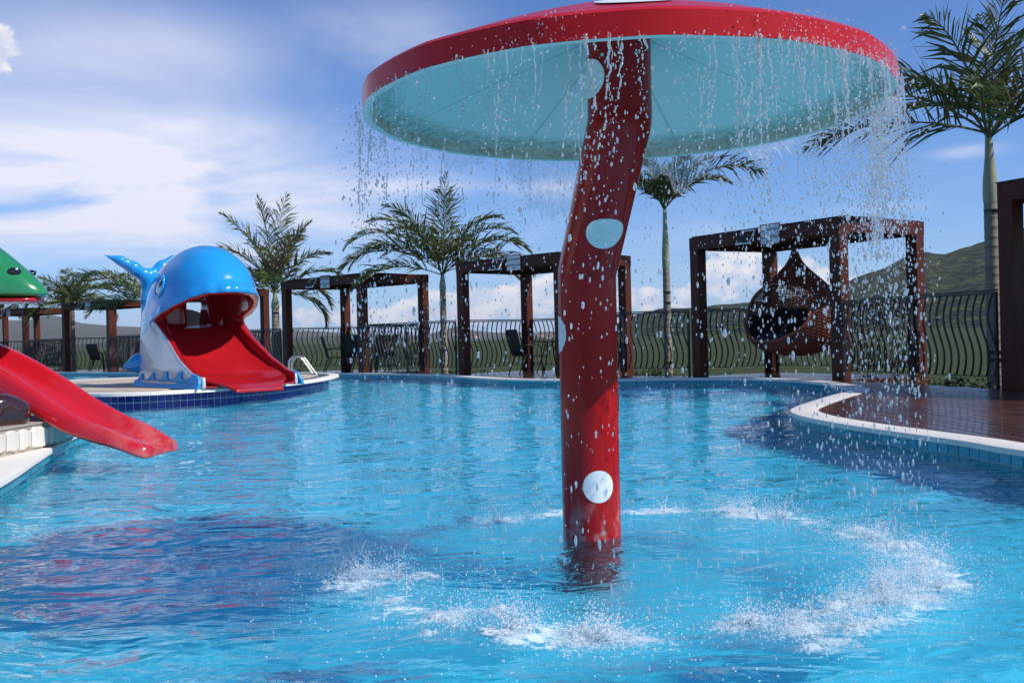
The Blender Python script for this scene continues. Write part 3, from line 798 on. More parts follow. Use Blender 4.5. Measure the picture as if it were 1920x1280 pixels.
TX = [(text_mesh('PISCINA INFANTIL', .062, M_ink, 'lettering'), .075), (text_mesh('PROFUNDIDADE', .062, M_ink, 'lettering'), -.05), (text_mesh('0,70 m', .05, M_ink, 'lettering'), -.115)]
for pi, (a, b, c, ph) in enumerate(PERG):
    a, b, c = Vector(a), Vector(b), Vector(c); d = a+c-b; cen = (a+c)/2; u_ = (b-a); U = u_.length; u_.normalize(); w_ = (c-b); W = w_.length; w_.normalize()
    root = empty('pergola', (cen.x, cen.y, DZ), label='dark brown timber pergola with flat roof: the %s' % where[pi], cat='pergola', group='timber pergolas along the railing')
    rz = math.atan2(u_.y, u_.x)
    def P2(s_, t_): q = a+u_*s_+w_*t_-cen; return q
    h_ = PS/2
    for (s_, t_) in ((h_, h_), (U-h_, h_), (U-h_, W-h_), (h_, W-h_)):
        q = P2(s_, t_); low = .55 if t_ > 1 else 0
        MB().box((0, 0, 0), (PS, PS, H-BH+low)).build('post', M_wood, root, loc=(q.x, q.y, (H-BH-low)/2), rz=rz, bevel=.006)
    def beam2(s0, t0, s1, t1, nm='beam'):
        p0, p1 = P2(s0, t0), P2(s1, t1); MB().box((0, 0, 0), ((p1-p0).length, .055, BH)).build(nm, M_wood, root, loc=((p0.x+p1.x)/2, (p0.y+p1.y)/2, H-BH/2-.02), rz=math.atan2((p1-p0).y, (p1-p0).x), bevel=.004)
    e = .0275
    beam2(0, e, U, e); beam2(.0565, W-e, U-.0565, W-e); beam2(e, .0565, e, W); beam2(U-e, .0565, U-e, W)
    # close-set roof slats running across, with a thin edge cap
    n_ = int((U-.12)/.16)
    slat = MB().box((0, 0, 0), (.135, W-.13, .035)).mesh('roof_slat', M_wood)
    for k in range(n_+1):
        q = P2(.06+.0675+k*(U-.12-.135)/n_, W/2); inst('roof_slat', slat, root, (q.x, q.y, H-.085), rz)
    q = P2(U/2, W/2)
    MB().box((0, 0, 0), (U+.02, W+.02, .018)).build('roof_sheet', M_black, root, loc=(q.x, q.y, H-.0105), rz=rz)
    # floodlight: tilted white bracket with a black lamp
    nrm = Vector((u_.y, -u_.x))
    q = P2(U*.44, 0)+nrm*.012
    fl = MB()
    for sx_ in (-.15, .15):
        fl.add([(sx_-.008, 0, .10), (sx_+.008, 0, .10), (sx_+.008, -.16, -.13), (sx_-.008, -.16, -.13), (sx_-.008, .012, .085), (sx_+.008, .012, .085), (sx_+.008, -.15, -.145), (sx_-.008, -.15, -.145)], [(0, 1, 2, 3), (7, 6, 5, 4), (0, 4, 5, 1), (1, 5, 6, 2), (2, 6, 7, 3), (3, 7, 4, 0)])
    fl.box((0, .0, .095), (.32, .02, .02)).box((0, -.152, -.137), (.32, .02, .02))
    f0 = fl.build('lamp_bracket', M_white, root, loc=(q.x, q.y, H-.13), rz=rz)
    MB().box((0, -.12, -.05), (.24, .06, .13)).build('floodlight', M_black, root, loc=(q.x, q.y, H-.13), rz=rz, bevel=.01)
    q = P2(U*.80, W*.3)
    MB().lathe([(.0, 0), (.03, -.012), (.045, -.045), (.038, -.08), (.018, -.10), (.014, -.14), (.004, -.15), (.004, -.2), (0, -.2)][::-1], 12).build('light_bulb', M_glass, root, smooth=True, loc=(q.x, q.y, H-.2), rz=0)
    MB().tube([(0, 0, -.04), (0, 0, .1)], .008, 6).build('bulb_cord', M_black, root, loc=(q.x, q.y, H-.2))
    # sign
    q = a+u_*U*.585+nrm*.004
    sg = empty('wall_sign', (q.x, q.y, ZT-.145), rz=rz, label='small white sign with red edge on the beam of the %s' % where[pi], cat='sign', group='depth signs on the pergola beams')
    MB().box((0, -.006, 0), (.44, .012, .36)).build('sign_edge', M_signred, sg, bevel=.002)
    MB().box((0, -.0145, 0), (.40, .005, .32)).build('sign_face', M_sign, sg)
    for me_, zz in TX: inst('lettering', me_, sg, M=Matrix.Translation((0, -.0182, zz)) @ Matrix.Rotation(R(90), 4, 'X'))
# ------------------------------------------------------------------ railings
M_rail = mat('wrought_iron', (.030, .028, .026), .42, metal=.2)
def baluster(side=1):
    pts = []
    for i in range(15):
        f = i/14; off = .075*math.sin(2*math.pi*f)*(1-.15*f) if .04 < f < .96 else 0
        pts.append((off*side, -.03*math.sin(math.pi*f), .16+1.06*f))
    return MB().tube(pts, .0145, 5, ref=(0, 1, 0)).mesh('baluster', M_rail, smooth=True)


BAL = baluster()
nbal = 0
def railing(p0, p1, label, far=False, flip=1):
    global nbal
    p0, p1 = Vector(p0), Vector(p1); d_ = p1-p0; L = d_.length; rz = math.atan2(d_.y, d_.x); c = (p0+p1)/2
    if flip < 0: rz += math.pi
    root = empty('railing', (c.x, c.y, DZ), rz=rz, label=label, cat='railing', group='black curved-bar railings round the deck')
    MB().box((0, 0, 1.25), (L, .05, .022)).box((0, 0, 1.218), (L, .03, .022)).build('top_rail', M_rail, root)
    MB().box((0, 0, .155), (L, .025, .012)).build('bottom_rail', M_rail, root)
    n_ = max(1, int(L/.135))
    for k in range(n_):
        inst('baluster', BAL, root, (-L/2+(k+.5)*L/n_, 0, 0)); nbal += 1
    for k in (0, 1, .5) if L > 3 else (0, 1): MB().box((0, 0, .61), (.035, .035, 1.22)).build('rail_post', M_rail, root, loc=((k-.5)*(L-.04), 0, 0))


for pi, (a, b, c, ph) in enumerate(PERG):
    a, b, c = Vector(a), Vector(b), Vector(c); d = a+c-b; u_ = (b-a).normalized(); w_ = (c-b).normalized(); g = .22
    nm = where[pi]
    railing(b-u_*.08+w_*g, c-u_*.08-w_*g, 'short curved-bar railing on the right side of the %s' % nm)
    railing(a+u_*.08+w_*g, d+u_*.08-w_*g, 'short curved-bar railing on the left side of the %s' % nm)
    railing(d+u_*g-w_*.08, c-u_*g-w_*.08, 'curved-bar railing along the back of the %s' % nm, flip=-1)
    if pi < len(PERG)-1:
        n_ = Vector(PERG[pi+1][0])
        railing(b+(n_-b).normalized()*.04, n_-(n_-b).normalized()*.04, 'curved-bar railing running right from the %s' % nm)

# ------------------------------------------------------------------ tables and chairs
M_sling = mat('dark_sling_fabric', (.022, .014, .012), .7, bump=(120, .2, 2)); M_tbl = mat('dark_table_top', (.03, .025, .022), .2)
chair0 = empty('sling_chair', label='x', cat='chair')
bk = []
def slab(p, w, th, m, nm, par):
    """sling panel following profile p (y,z) with width w"""
    mb = MB(); n_ = len(p); rows = []
    for i, (y, z) in enumerate(p):
        rows.append([(x, y+.012*math.cos(x*6), z) for x in np.linspace(-w/2, w/2, 5)])
    mb.grid(rows); me_ = mb.mesh(nm, m, smooth=True); o_ = bpy.data.objects.new(nm, me_); COL.objects.link(o_); o_.parent = par
    sm = o_.modifiers.new('thickness', 'SOLIDIFY'); sm.thickness = th; return o_
parts = []
parts.append(slab([(.23, .41), (.0, .40), (-.2, .41), (-.235, .43)], .46, .012, M_sling, 'seat', chair0))
parts.append(slab([(-.245, .43), (-.28, .6), (-.33, .8), (-.385, .97)], .46, .012, M_sling, 'backrest', chair0))
for s_ in (-1, 1):
    parts.append(MB().tube([(s_*.25, .25, .0), (s_*.25, .235, .40), (s_*.25, .22, .60), (s_*.255, .15, .645), (s_*.255, -.1, .645), (s_*.25, -.29, .62)], .014, 6).build('armrest', M_black, chair0, smooth=True))
    parts.append(MB().tube([(s_*.245, .25, .40), (s_*.245, -.235, .41), (s_*.245, -.39, .99)], .014, 6).build('side_frame', M_black, chair0, smooth=True))
    parts.append(MB().tube([(s_*.25, -.17, .41), (s_*.25, -.34, .0)], .014, 6).build('leg', M_black, chair0, smooth=True))
    parts.append(MB().tube([(s_*.25, .24, .38), (s_*.25, .29, .0)], .013, 6).build('leg', M_black, chair0, smooth=True))
parts.append(MB().tube([(-.245, -.385, .985), (.245, -.385, .985)], .013, 6).build('top_bar', M_black, chair0, smooth=True))
table0 = empty('round_table', label='x', cat='table')
tp = [MB().lathe([(0, .73), (.43, .73), (.44, .72), (.44, .705), (.43, .70), (0, .70)], 32).build('table_top', M_tbl, table0, auto=30)]
for k in range(4):
    an = R(45+90*k); tp.append(MB().tube([(.12*math.cos(an), .12*math.sin(an), .70), (.20*math.cos(an), .20*math.sin(an), .35), (.36*math.cos(an), .36*math.sin(an), 0)], .014, 6).build('leg', M_black, table0, smooth=True))


def dup(root, kids, loc, rz, label, group, first):
    if first: r_ = root
    else:
        r_ = root.copy(); COL.objects.link(r_)
        for k_ in kids: c_ = k_.copy(); COL.objects.link(c_); c_.parent = r_
    r_.location = loc; r_.rotation_euler[2] = rz; r_['label'] = label; r_['group'] = group
    return r_


f1 = f2 = True
lay = {0: [200, 320], 1: [200, 280, 20], 2: [185, 240, 330], 4: [205, 265, 350, 60], 5: [215, 320, 40], 7: [200, 60]}
side_w = lambda an: ('on its left' if 135 < an % 360 < 225 else 'on its right' if (an % 360 < 45 or an % 360 > 315) else 'on the pool side' if 225 <= an % 360 <= 315 else 'on the railing side')
for pi, angs in lay.items():
    a, b, c, ph = PERG[pi]; cen = (Vector(a)+Vector(c))/2
    dup(table0, tp, (cen.x+.15, cen.y, DZ), .3, 'small round dark table under the %s' % where[pi], 'round tables under the pergolas', f1); f1 = False
    pl_ = []
    for an in angs:
        q = Vector((cen.x+.15+.66*math.cos(R(an)), cen.y+.66*math.sin(R(an)))); pl_.append((q.x/q.y, q, an))
    pl_.sort(key=lambda s_: s_[0]); nw = {2: ['left one of the two', 'right one of the two'], 3: ['leftmost of the three', 'middle one of the three', 'rightmost of the three'], 4: ['leftmost of the four', 'second from left of the four', 'third from left of the four', 'rightmost of the four']}[len(angs)]
    for k, (_, q, an) in enumerate(pl_):
        rz = R(an)+math.pi/2+random.uniform(-.15, .15)     # chair faces the table
        dup(chair0, parts, (q.x, q.y, DZ), rz, 'dark sling armchair, %s under the %s' % (nw[k], where[pi]), 'dark sling chairs under the pergolas', f2); f2 = False

# ------------------------------------------------------------------ wicker egg chair
M_wick = mat('brown_wicker', (.20, .055, .032), .5, vary=(30, .6, 3)); M_cush = mat('dark_cushion', (.02, .012, .012), .8)
egg = empty('wicker_egg_chair', (5.05, 17.5, DZ), label='teardrop brown wicker egg chair hanging under the right pergola', cat='chair')
pz = [.36, .40, .48, .62, .85, 1.15, 1.42, 1.62, 1.78, 1.92, 2.05, 2.2, 2.3]; pr_ = [.02, .34, .60, .75, .82, .80, .68, .50, .33, .19, .10, .045, .03]
def er(z_): return float(np.interp(z_, pz, pr_))
zz_ = np.linspace(.36, 2.3, 400); rsm = np.interp(zz_, pz, pr_); kk = np.ones(41)/41; rsm = np.convolve(np.pad(rsm, 20, 'edge'), kk, 'valid')
def er(z_): return 1.06*float(np.interp(z_, zz_, rsm))
od = math.atan2(-.55, -.86)      # opening direction
def is_open(an, z_):
    d_ = (an-od+math.pi) % (2*math.pi)-math.pi
    return (d_/.98)**2+((z_-1.13)/.50)**2 < 1
wv = MB(); NA = 112
z_ = .38; ri = 0
while z_ < 2.25:
    run = []
    for k in range(NA+1):
        an = 2*math.pi*k/NA
        if is_open(an, z_):
            if len(run) > 2: wv.tube(run, .0115, 4)
            run = []
            continue
        r_ = er(z_)+.012*(1 if (k//2+ri) % 2 else -1); run.append((r_*math.cos(an), r_*math.sin(an), z_))
    if len(run) > 2: wv.tube(run, .0115, 4)
    z_ += .027 if z_ < 1.9 else .035; ri += 1
wv.build('weave', M_wick, egg)['kind'] = 'stuff'
st = MB()
for k in range(70):
    an = 2*math.pi*(k+.25)/70; run = []
    for z_ in np.linspace(.37, 2.28, 40):
        if is_open(an, z_):
            if len(run) > 1: st.tube(run, .007, 4)
            run = []; continue
        run.append((er(z_)*math.cos(an), er(z_)*math.sin(an), z_))
    if len(run) > 1: st.tube(run, .007, 4)
st.build('stake', M_wick, egg)['kind'] = 'stuff'
rim = [(er(1.13+.50*math.sin(t_))*1.01*math.cos(od+.98*math.cos(t_)), er(1.13+.50*math.sin(t_))*1.01*math.sin(od+.98*math.cos(t_)), 1.13+.50*math.sin(t_)) for t_ in np.linspace(0, 2*math.pi, 60)]
MB().tube(rim, .03, 8).build('opening_rim', M_wick, egg, smooth=True)
MB().lathe([(0, .44), (.45, .48), (.64, .58), (.68, .68), (.6, .76), (0, .78)], 28).build('seat_cushion', M_cush, egg, smooth=True)
rows = []
for z_ in np.linspace(.38, 1.10, 14): rows.append([((er(z_)-.035)*math.cos(q), (er(z_)-.035)*math.sin(q), z_) for q in np.linspace(od+1.0, od+2*math.pi-1.0, 40)])
MB().grid(rows).build('shade_backing', M_cush, egg, smooth=True)  # dark backing added inside the weave, stands in for the shaded bowl
bc = MB(); rows = []
for z_ in np.linspace(.62, 1.22, 8): rows.append([((er(z_)-.10)*math.cos(od+math.pi+q), (er(z_)-.10)*math.sin(od+math.pi+q), z_) for q in np.linspace(-1.2, 1.2, 14)])
o = bc.grid(rows).build('back_cushion', M_cush, egg, smooth=True); m_ = o.modifiers.new('thickness', 'SOLIDIFY'); m_.thickness = .1; m_.offset = 0
MB().tube([(0, 0, 2.25), (0, 0, 2.48)], .012, 6).build('chain', M_black, egg)

# ------------------------------------------------------------------ pool ladder on the island
lad = empty('pool_ladder', (-4.85, 21.3, IZ), label='pair of curved stainless pool handrails on the island edge', cat='ladder')
def rail_pts(dx, dy):
    p_ = []
    for i in range(9):
        an = math.pi-i/8*math.pi*.80; p_.append((dx+.16+.16*math.cos(an), dy, .22+.16*math.sin(an)))
    return [(dx, dy, -.0), (dx, dy, .2)]+p_+[(dx+.52, dy, -.02), (dx+.60, dy, -.2), (dx+.6, dy, -.8)]
for k, (dx, dy) in enumerate([(-.1, .55), (.12, -.15)]): MB().tube(round_path([Vector(q) for q in rail_pts(dx, dy)], .01, 2), .024, 10).build('handrail', M_steel, lad, smooth=True)
for k in range(2): MB().box((.55, .2, -.42-.25*k), (.09, .72, .03)).build('step', M_steel, lad)
# ------------------------------------------------------------------ palms
def leafmat(name, c0, c1, dry):
    m = bpy.data.materials.new(name); m.use_nodes = True; t = m.node_tree; p = t.nodes['Principled BSDF']
    oc = N(t, 'ShaderNodeTexCoord').outputs['Object']; nz = N(t, 'ShaderNodeTexNoise', {'Vector': oc, 'Scale': 3, 'Detail': 4}).outputs[0]
    oi = N(t, 'ShaderNodeObjectInfo').outputs['Random']
    c = mixc(t, nz, c0, c1); c = mixc(t, math_n(t, 'MULTIPLY', sstep(t, math_n(t, 'ADD', math_n(t, 'MULTIPLY', oi, .5), math_n(t, 'MULTIPLY', nz, .8)), .62, .95), dry), c, (.16, .11, .04))
    t.links.new(c, p.inputs['Base Color']); p.inputs['Roughness'].default_value = .38; p.inputs['Specular IOR Level'].default_value = .4
    tr = N(t, 'ShaderNodeBsdfTranslucent', {'Color': c}); mx = N(t, 'ShaderNodeMixShader', {0: .22, 1: p.outputs[0], 2: tr.outputs[0]})
    t.links.new(mx.outputs[0], t.nodes['Material Output'].inputs[0]); return m


M_leaf = leafmat('palm_leaf', (.050, .078, .018), (.125, .15, .042), .65)
M_stem = mat('palm_frond_stem', (.10, .11, .04), .5); M_trunk = mat('palm_trunk', (.24, .21, .16), .8, vary=(5, .6, 6, (1, 1, 6)), bump=(20, .5, 4, (1, 1, 4))); M_shaft = mat('palm_crownshaft', (.27, .28, .17), .45, vary=(4, .4, 3, (1, 1, .3)))


def frond(L, el0, droop, seed, dens=1.0, curl=0):
    """frond mesh: base at origin, growing towards +X and up"""
    rr_ = random.Random(seed); n_ = 26; pts = []; x = z = 0; a = el0
    for i in range(n_+1):
        pts.append(Vector((x, curl*(i/n_)**2*L*.25, z))); a -= droop/n_*(.4+1.2*i/n_); x += L/n_*math.cos(a); z += L/n_*math.sin(a)
    mb = MB(); mb.tube(pts, [.020*(1-.85*i/n_) for i in range(n_+1)], 4, cap=False)
    stem_f = len(mb.f)
    m_ = int(54*dens); roll = rr_.uniform(-.5, .5)
    for j in range(m_):
        s_ = .13+.86*j/(m_-1); fi = s_*n_; i0 = min(int(fi), n_-1); p_ = pts[i0].lerp(pts[i0+1], fi-i0); T = (pts[i0+1]-pts[i0]).normalized()
        side0 = Vector((0, 1, 0)); up0 = T.cross(side0)*-1
        if up0.z < 0: up0 = -up0
        ll = L*.33*(math.sin(math.pi*min(1, s_*.86+.12))**.6)*(1-.45*s_**3)
        for sd_ in (-1, 1):
            if rr_.random() < .07: continue
            sp = R(58-30*s_)+rr_.uniform(-.2, .2); vee = R(26)+rr_.uniform(-.4, .4)+roll*sd_
            D = T*math.cos(sp)+(side0*sd_*math.cos(vee)+up0*math.sin(vee))*math.sin(sp); D.normalize()
            l_ = ll*rr_.uniform(.7, 1.1); g = rr_.uniform(.15, .8)
            mid = p_+D*l_*.5+Vector((0, 0, -g*l_*.08)); tip = p_+D*l_+Vector((0, 0, -g*l_*.55))
            wv_ = (T*.6+up0*rr_.uniform(-.8, .8)).normalized()*.0165*(1+.25*L/2.4)*rr_.uniform(.8, 1.2)
            mb.add([p_-wv_*.5, p_+wv_*.5, mid+wv_, mid-wv_, tip+wv_*.15, tip-wv_*.15], [(0, 1, 2, 3), (3, 2, 4, 5)])
    me_ = mb.mesh('frond', M_stem, fix=False); me_.materials.append(M_leaf)
    mi = [0]*stem_f+[1]*(len(me_.polygons)-stem_f); me_.polygons.foreach_set('material_index', mi); return me_


FM = {}
def fr(L, el, droop, v):
    key = (round(L, 1), int(math.degrees(el)//8), round(droop, 1), v % 3)
    if key not in FM: FM[key] = frond(L, el, droop, hash(key) % 1000, 1.0, (v % 3-1)*.5)
    return FM[key]


def palm(x, y, ztop, label, L=2.3, n_=15, spec=None, tr=.085, z0=-.3, lean=(0, 0), seed=0, shaft=.8, yscale=1):
    rr_ = random.Random(seed); root = empty('palm_tree', (x, y, z0), label=label, cat='palm tree', group='young palms planted along the railing')
    Ht = ztop-z0; prof_ = []; k = 0; z_ = 0
    while z_ < Ht-shaft:
        r_ = tr*(1.15-.30*z_/Ht); prof_ += [(r_, z_), (r_*1.06, z_+.012), (r_*1.0, z_+.03), (r_*.985, z_+.11)]; z_ += .125+rr_.uniform(-.02, .03)
    mb = MB(); nn_ = 14
    rows = [[(r_*math.cos(2*math.pi*k/nn_)+lean[0]*(z/Ht)**2, r_*math.sin(2*math.pi*k/nn_)+lean[1]*(z/Ht)**2, z) for k in range(nn_)] for r_, z in prof_]
    mb.grid(rows, closed_v=True).build('trunk', M_trunk, root, smooth=True)
    zs = prof_[-1][1]; r0 = prof_[-1][0]
    sh = MB(); rows = []
    for f in np.linspace(0, 1, 9):
        r_ = r0*(1.0+.35*math.sin(math.pi*min(1, f*1.5+.05))*(1-f))*(1-.55*f); z = zs+(Ht-zs)*f
        rows.append([(r_*math.cos(2*math.pi*k/nn_)+lean[0]*(z/Ht)**2, r_*math.sin(2*math.pi*k/nn_)+lean[1]*(z/Ht)**2, z) for k in range(nn_)])
    sh.grid(rows, closed_v=True).build('crownshaft', M_shaft, root, smooth=True)
    fl = spec or []
    if spec is None:
        for k in range(n_):
            e_ = R(86-58*(k/(n_-1))**1.0)+rr_.uniform(-.08, .08); fl.append((k*137.5+rr_.uniform(-14, 14), math.degrees(e_), L*rr_.uniform(.85, 1.08), 1.35+.75*k/n_+rr_.uniform(-.15, .25)))
    for k, (az_, el_, L_, dr_) in enumerate(fl):
        f = frond(L_, R(el_), dr_, seed*50+k, 1.0, rr_.uniform(-.6, .6))
        o_ = inst('frond', f, root, (lean[0]+.03*math.cos(R(az_)), lean[1]+.03*math.sin(R(az_)), Ht-.05-.10*(k/len(fl))), R(az_))
    return root


# azimuth 0 = to the right, 90 = away from the pool, 180 = left, 270 = towards the camera
palm(6.85, 14.0, 3.72, 'tallest palm, right of the mushroom cap beside the nearest pergola', L=2.2, tr=.10, lean=(-.02, 0), seed=3, shaft=1.1,
     spec=[(172, 40, 2.5, 1.3), (150, 62, 2.3, 1.5), (188, 14, 2.6, .75), (210, 70, 2.3, 1.3), (260, 80, 2.2, .9), (60, 82, 2.2, .7), (20, 78, 2.0, .8), (0, 66, 2.2, .9), (340, 52, 2.2, 1.2), (15, 35, 2.1, 1.4), (100, 60, 2.2, 1.2), (290, 50, 2.2, 1.5), (235, 40, 1.9, 1.3)])
palm(3.35, 21.2, 3.75, 'slim palm with a pale trunk just right of the mushroom stem', L=1.9, tr=.08, seed=8, shaft=1.5,
     spec=[(178, 64, 1.5, 1.5), (150, 80, 1.6, .9), (200, 78, 1.6, 1.2), (30, 82, 1.5, .8), (350, 66, 1.5, .9), (5, 52, 2.5, 1.5), (330, 48, 1.6, 1.4), (215, 55, 1.5, 1.5), (260, 60, 1.4, 1.3), (80, 60, 1.4, 1.2), (120, 58, 1.5, 1.3), (290, 74, 1.5, 1.0)])
palm(-1.75, 25.4, 2.75, 'broad palm between the whale and the mushroom stem', L=2.7, n_=19, tr=.085, seed=5, shaft=.55,
     spec=[(180, 58, 2.9, 1.9), (176, 38, 3.0, 1.7), (200, 46, 2.7, 1.9), (165, 70, 2.6, 1.5), (0, 50, 2.6, 1.7), (8, 32, 2.6, 1.5), (345, 62, 2.5, 1.7), (355, 20, 2.2, 1.2), (20, 72, 2.5, 1.4), (90, 82, 2.5, .6), (300, 84, 2.6, .5), (120, 65, 2.4, 1.3), (60, 60, 2.3, 1.5), (240, 62, 2.4, 1.6), (280, 50, 2.3, 1.7), (215, 74, 2.5, 1.2), (330, 40, 2.3, 1.8), (185, 22, 2.5, 1.3)])
palm(-7.0, 29.3, 2.55, 'ragged upright palm directly right of the whale head', L=2.7, n_=18, tr=.12, seed=12, shaft=.6,
     spec=[(100, 86, 3.1, .4), (250, 82, 2.9, .5), (180, 64, 2.6, 1.4), (172, 44, 2.5, 1.4), (195, 76, 2.8, .8), (0, 62, 2.2, 1.3), (10, 40, 2.1, 1.1), (350, 26, 2.0, 1.9), (355, 5, 2.1, 1.8), (200, 28, 2.2, 1.3), (300, 70, 2.5, 1.0), (60, 72, 2.5, 1.0), (140, 70, 2.5, 1.0), (230, 50, 2.2, 1.5), (280, 40, 2.1, 1.6), (120, 50, 2.2, 1.4), (30, 78, 2.6, .7)])
palm(-12.6, 34.2, 2.5, 'drooping palm whose fronds rise behind the whale tail', L=2.7, seed=17, shaft=.6,
     spec=[(178, 44, 2.9, 1.0), (185, 30, 2.6, .8), (170, 20, 2.4, 1.3), (165, 56, 2.5, 1.2), (10, 66, 2.3, 1.0), (30, 60, 2.4, 1.1), (350, 40, 2.3, 1.4), (230, 50, 2.2, 1.5), (300, 45, 2.2, 1.6), (90, 60, 2.2, 1.2), (130, 62, 2.3, 1.2)])
palm(-17.6, 39.6, 2.75, 'bushy palm in front of the third pergola from the left', L=2.0, n_=18, seed=21, shaft=.5)
palm(-23.6, 45.2, 2.6, 'small palm at the left edge below the green head', L=2.2, n_=15, seed=27, shaft=.5)
palm(11.2, 8.2, 3.6, 'palm just outside the right edge behind the nearest pergola', L=2.3, n_=13, seed=33, shaft=1.0)

# low planting on the slope outside the railing
M_bush = mat('shrub_leaf', (.05, .065, .02), .6, objvar=.5, vary=(8, .8, 3))
def shrub(x, y, z, r_, seed, label):
    rr_ = random.Random(seed); mb = MB()
    for k in range(int(130)):
        th = rr_.uniform(0, 6.28); q = rr_.random()**.5*r_; h = rr_.uniform(.05, 1)*r_*1.1*(1-.5*(q/r_)**2)
        c_ = Vector((q*math.cos(th), q*math.sin(th), h)); s_ = rr_.uniform(.025, .05)
        n_ = Vector((rr_.uniform(-1, 1), rr_.uniform(-1, 1), rr_.uniform(.2, 1))).normalized(); a_ = n_.orthogonal().normalized()*s_; b_ = n_.cross(a_)*.55
        mb.add([c_-a_, c_+b_, c_+a_, c_-b_], [(0, 1, 2, 3)])
    for k in range(7):
        th = rr_.uniform(0, 6.28); mb.tube([(0, 0, 0), (r_*.6*math.cos(th), r_*.6*math.sin(th), r_*rr_.uniform(.6, 1.2))], .006, 3)
    o_ = mb.build('shrub', M_bush, loc=(x, y, z), fix=False); tag(o_, label, 'shrub', 'low shrubs planted outside the railing'); return o_


k = 0
for i in range(7):
    b_ = Vector(PERG[i][1]); n_ = Vector(PERG[i+1][0]); d_ = (n_-b_); nrm = Vector((-d_.y, d_.x)).normalized()
    m_ = 15 if i == 6 else 8
    for j in range(m_):
        q = b_+d_*(j+.5)/m_+nrm*random.uniform(.45, 1.3)
        shrub(q.x, q.y, -.22, random.uniform(.26, .46), 100+k, 'low leafy shrub outside the railing, right of the %s' % where[i]); k += 1

# far town: small pale houses with orange roofs
M_hw = mat('house_wall', (.62, .56, .48), .8, objvar=.3); M_hr = mat('house_roof', (.34, .12, .06), .8, objvar=.4)
hw = MB().box((0, 0, 2), (9, 7, 4)).mesh('wall', M_hw); hr = MB().add([(-5, -4, 4), (5, -4, 4), (5, 4, 4), (-5, 4, 4), (-5, 0, 6.3), (5, 0, 6.3)], [(0, 1, 5, 4), (2, 3, 4, 5), (0, 4, 3), (1, 2, 5), (0, 3, 2, 1)]).mesh('roof', M_hr)
for k in range(46):
    px = random.choice([random.uniform(560, 720), random.uniform(960, 1035), random.uniform(600, 690), random.uniform(250, 520), random.uniform(830, 900)]); az_ = math.atan((px-960)/1850); r_ = random.uniform(1700, 2700)
    z_ = float(ter_h(az_, r_))
    h = empty('house', (r_*math.sin(az_), r_*math.cos(az_), z_-.5), rz=random.uniform(0, 3), label='tiny pale house with orange roof in the distant valley town', cat='house', group='houses of the valley town')
    inst('wall', hw, h); inst('roof', hr, h)

# air
hz = MB().box((0, 3500, 60), (9000, 10400, 260)).build('haze', None); hz['kind'] = 'stuff'
mh = bpy.data.materials.new('haze'); mh.use_nodes = True; t = mh.node_tree; t.nodes.clear()
pv = N(t, 'ShaderNodeVolumePrincipled', {'Color': (.80, .88, 1, 1), 'Density': .00010, 'Anisotropy': .1}); t.links.new(pv.outputs[0], N(t, 'ShaderNodeOutputMaterial').inputs['Volume'])
hz.data.materials.append(mh)
# ------------------------------------------------------------------ surface nets for the moulded play figures
def surface_net(fn, lo, hi, h):
    lo = np.array(lo, float); n_ = np.ceil((np.array(hi)-lo)/h).astype(int)+1
    ax = [lo[i]+h*np.arange(n_[i]) for i in range(3)]
    G = np.meshgrid(*ax, indexing='ij'); D = fn(*G).astype(np.float32); ins = D < 0
    # cell vertices
    c = np.zeros([k-1 for k in n_], np.int16)
    P_ = np.zeros(list(c.shape)+[3]); W_ = np.zeros(c.shape)
    sl = lambda o, A: A[o[0]:A.shape[0]-1+o[0], o[1]:A.shape[1]-1+o[1], o[2]:A.shape[2]-1+o[2]]
    import itertools
    for o in itertools.product((0, 1), repeat=3):
        for a in range(3):
            if o[a]: continue
            o2 = list(o); o2[a] = 1
            d0, d1 = sl(o, D), sl(o2, D); cr = (d0 < 0) != (d1 < 0)
            t_ = np.where(cr, d0/np.where(cr, d0-d1, 1), 0)
            for b in range(3): P_[..., b] += np.where(cr, (t_ if b == a else o[b]), 0)
            W_ += cr
    act = W_ > 0; idx = np.full(c.shape, -1); idx[act] = np.arange(act.sum())
    ci = np.argwhere(act); pos = lo+h*(ci+P_[act]/W_[act][:, None])
    F_ = []
    for a in range(3):
        b_, c_ = (a+1) % 3, (a+2) % 3
        s0 = [slice(None)]*3; s1 = [slice(None)]*3; s0[a] = slice(0, -1); s1[a] = slice(1, None)
        for q in (b_, c_): s0[q] = slice(1, -1); s1[q] = slice(1, -1)
        i0, i1 = ins[tuple(s0)], ins[tuple(s1)]; e = np.argwhere(i0 != i1)
        fl = i0[i0 != i1]
        base = e.copy(); base[:, b_] += 1; base[:, c_] += 1
        def cell(db, dc):
            q = base.copy(); q[:, b_] -= db; q[:, c_] -= dc; return idx[q[:, 0], q[:, 1], q[:, 2]]
        Q = np.stack([cell(1, 1), cell(0, 1), cell(0, 0), cell(1, 0)], 1)
        Q[~fl] = Q[~fl][:, ::-1]; F_.append(Q)
    F_ = np.concatenate(F_); F_ = F_[(F_ >= 0).all(1)]
    return pos, F_


def smooth_v(pos, F_, it=2, lam=.5):
    n_ = len(pos); e = np.concatenate([F_[:, [0, 1]], F_[:, [1, 2]], F_[:, [2, 3]], F_[:, [3, 0]]])
    for _ in range(it):
        s_ = np.zeros((n_, 3)); c_ = np.zeros(n_)
        for a, b in ((0, 1), (1, 0)): np.add.at(s_, e[:, a], pos[e[:, b]]); np.add.at(c_, e[:, a], 1)
        pos = pos*(1-lam)+lam*s_/np.maximum(c_, 1)[:, None]
    return pos


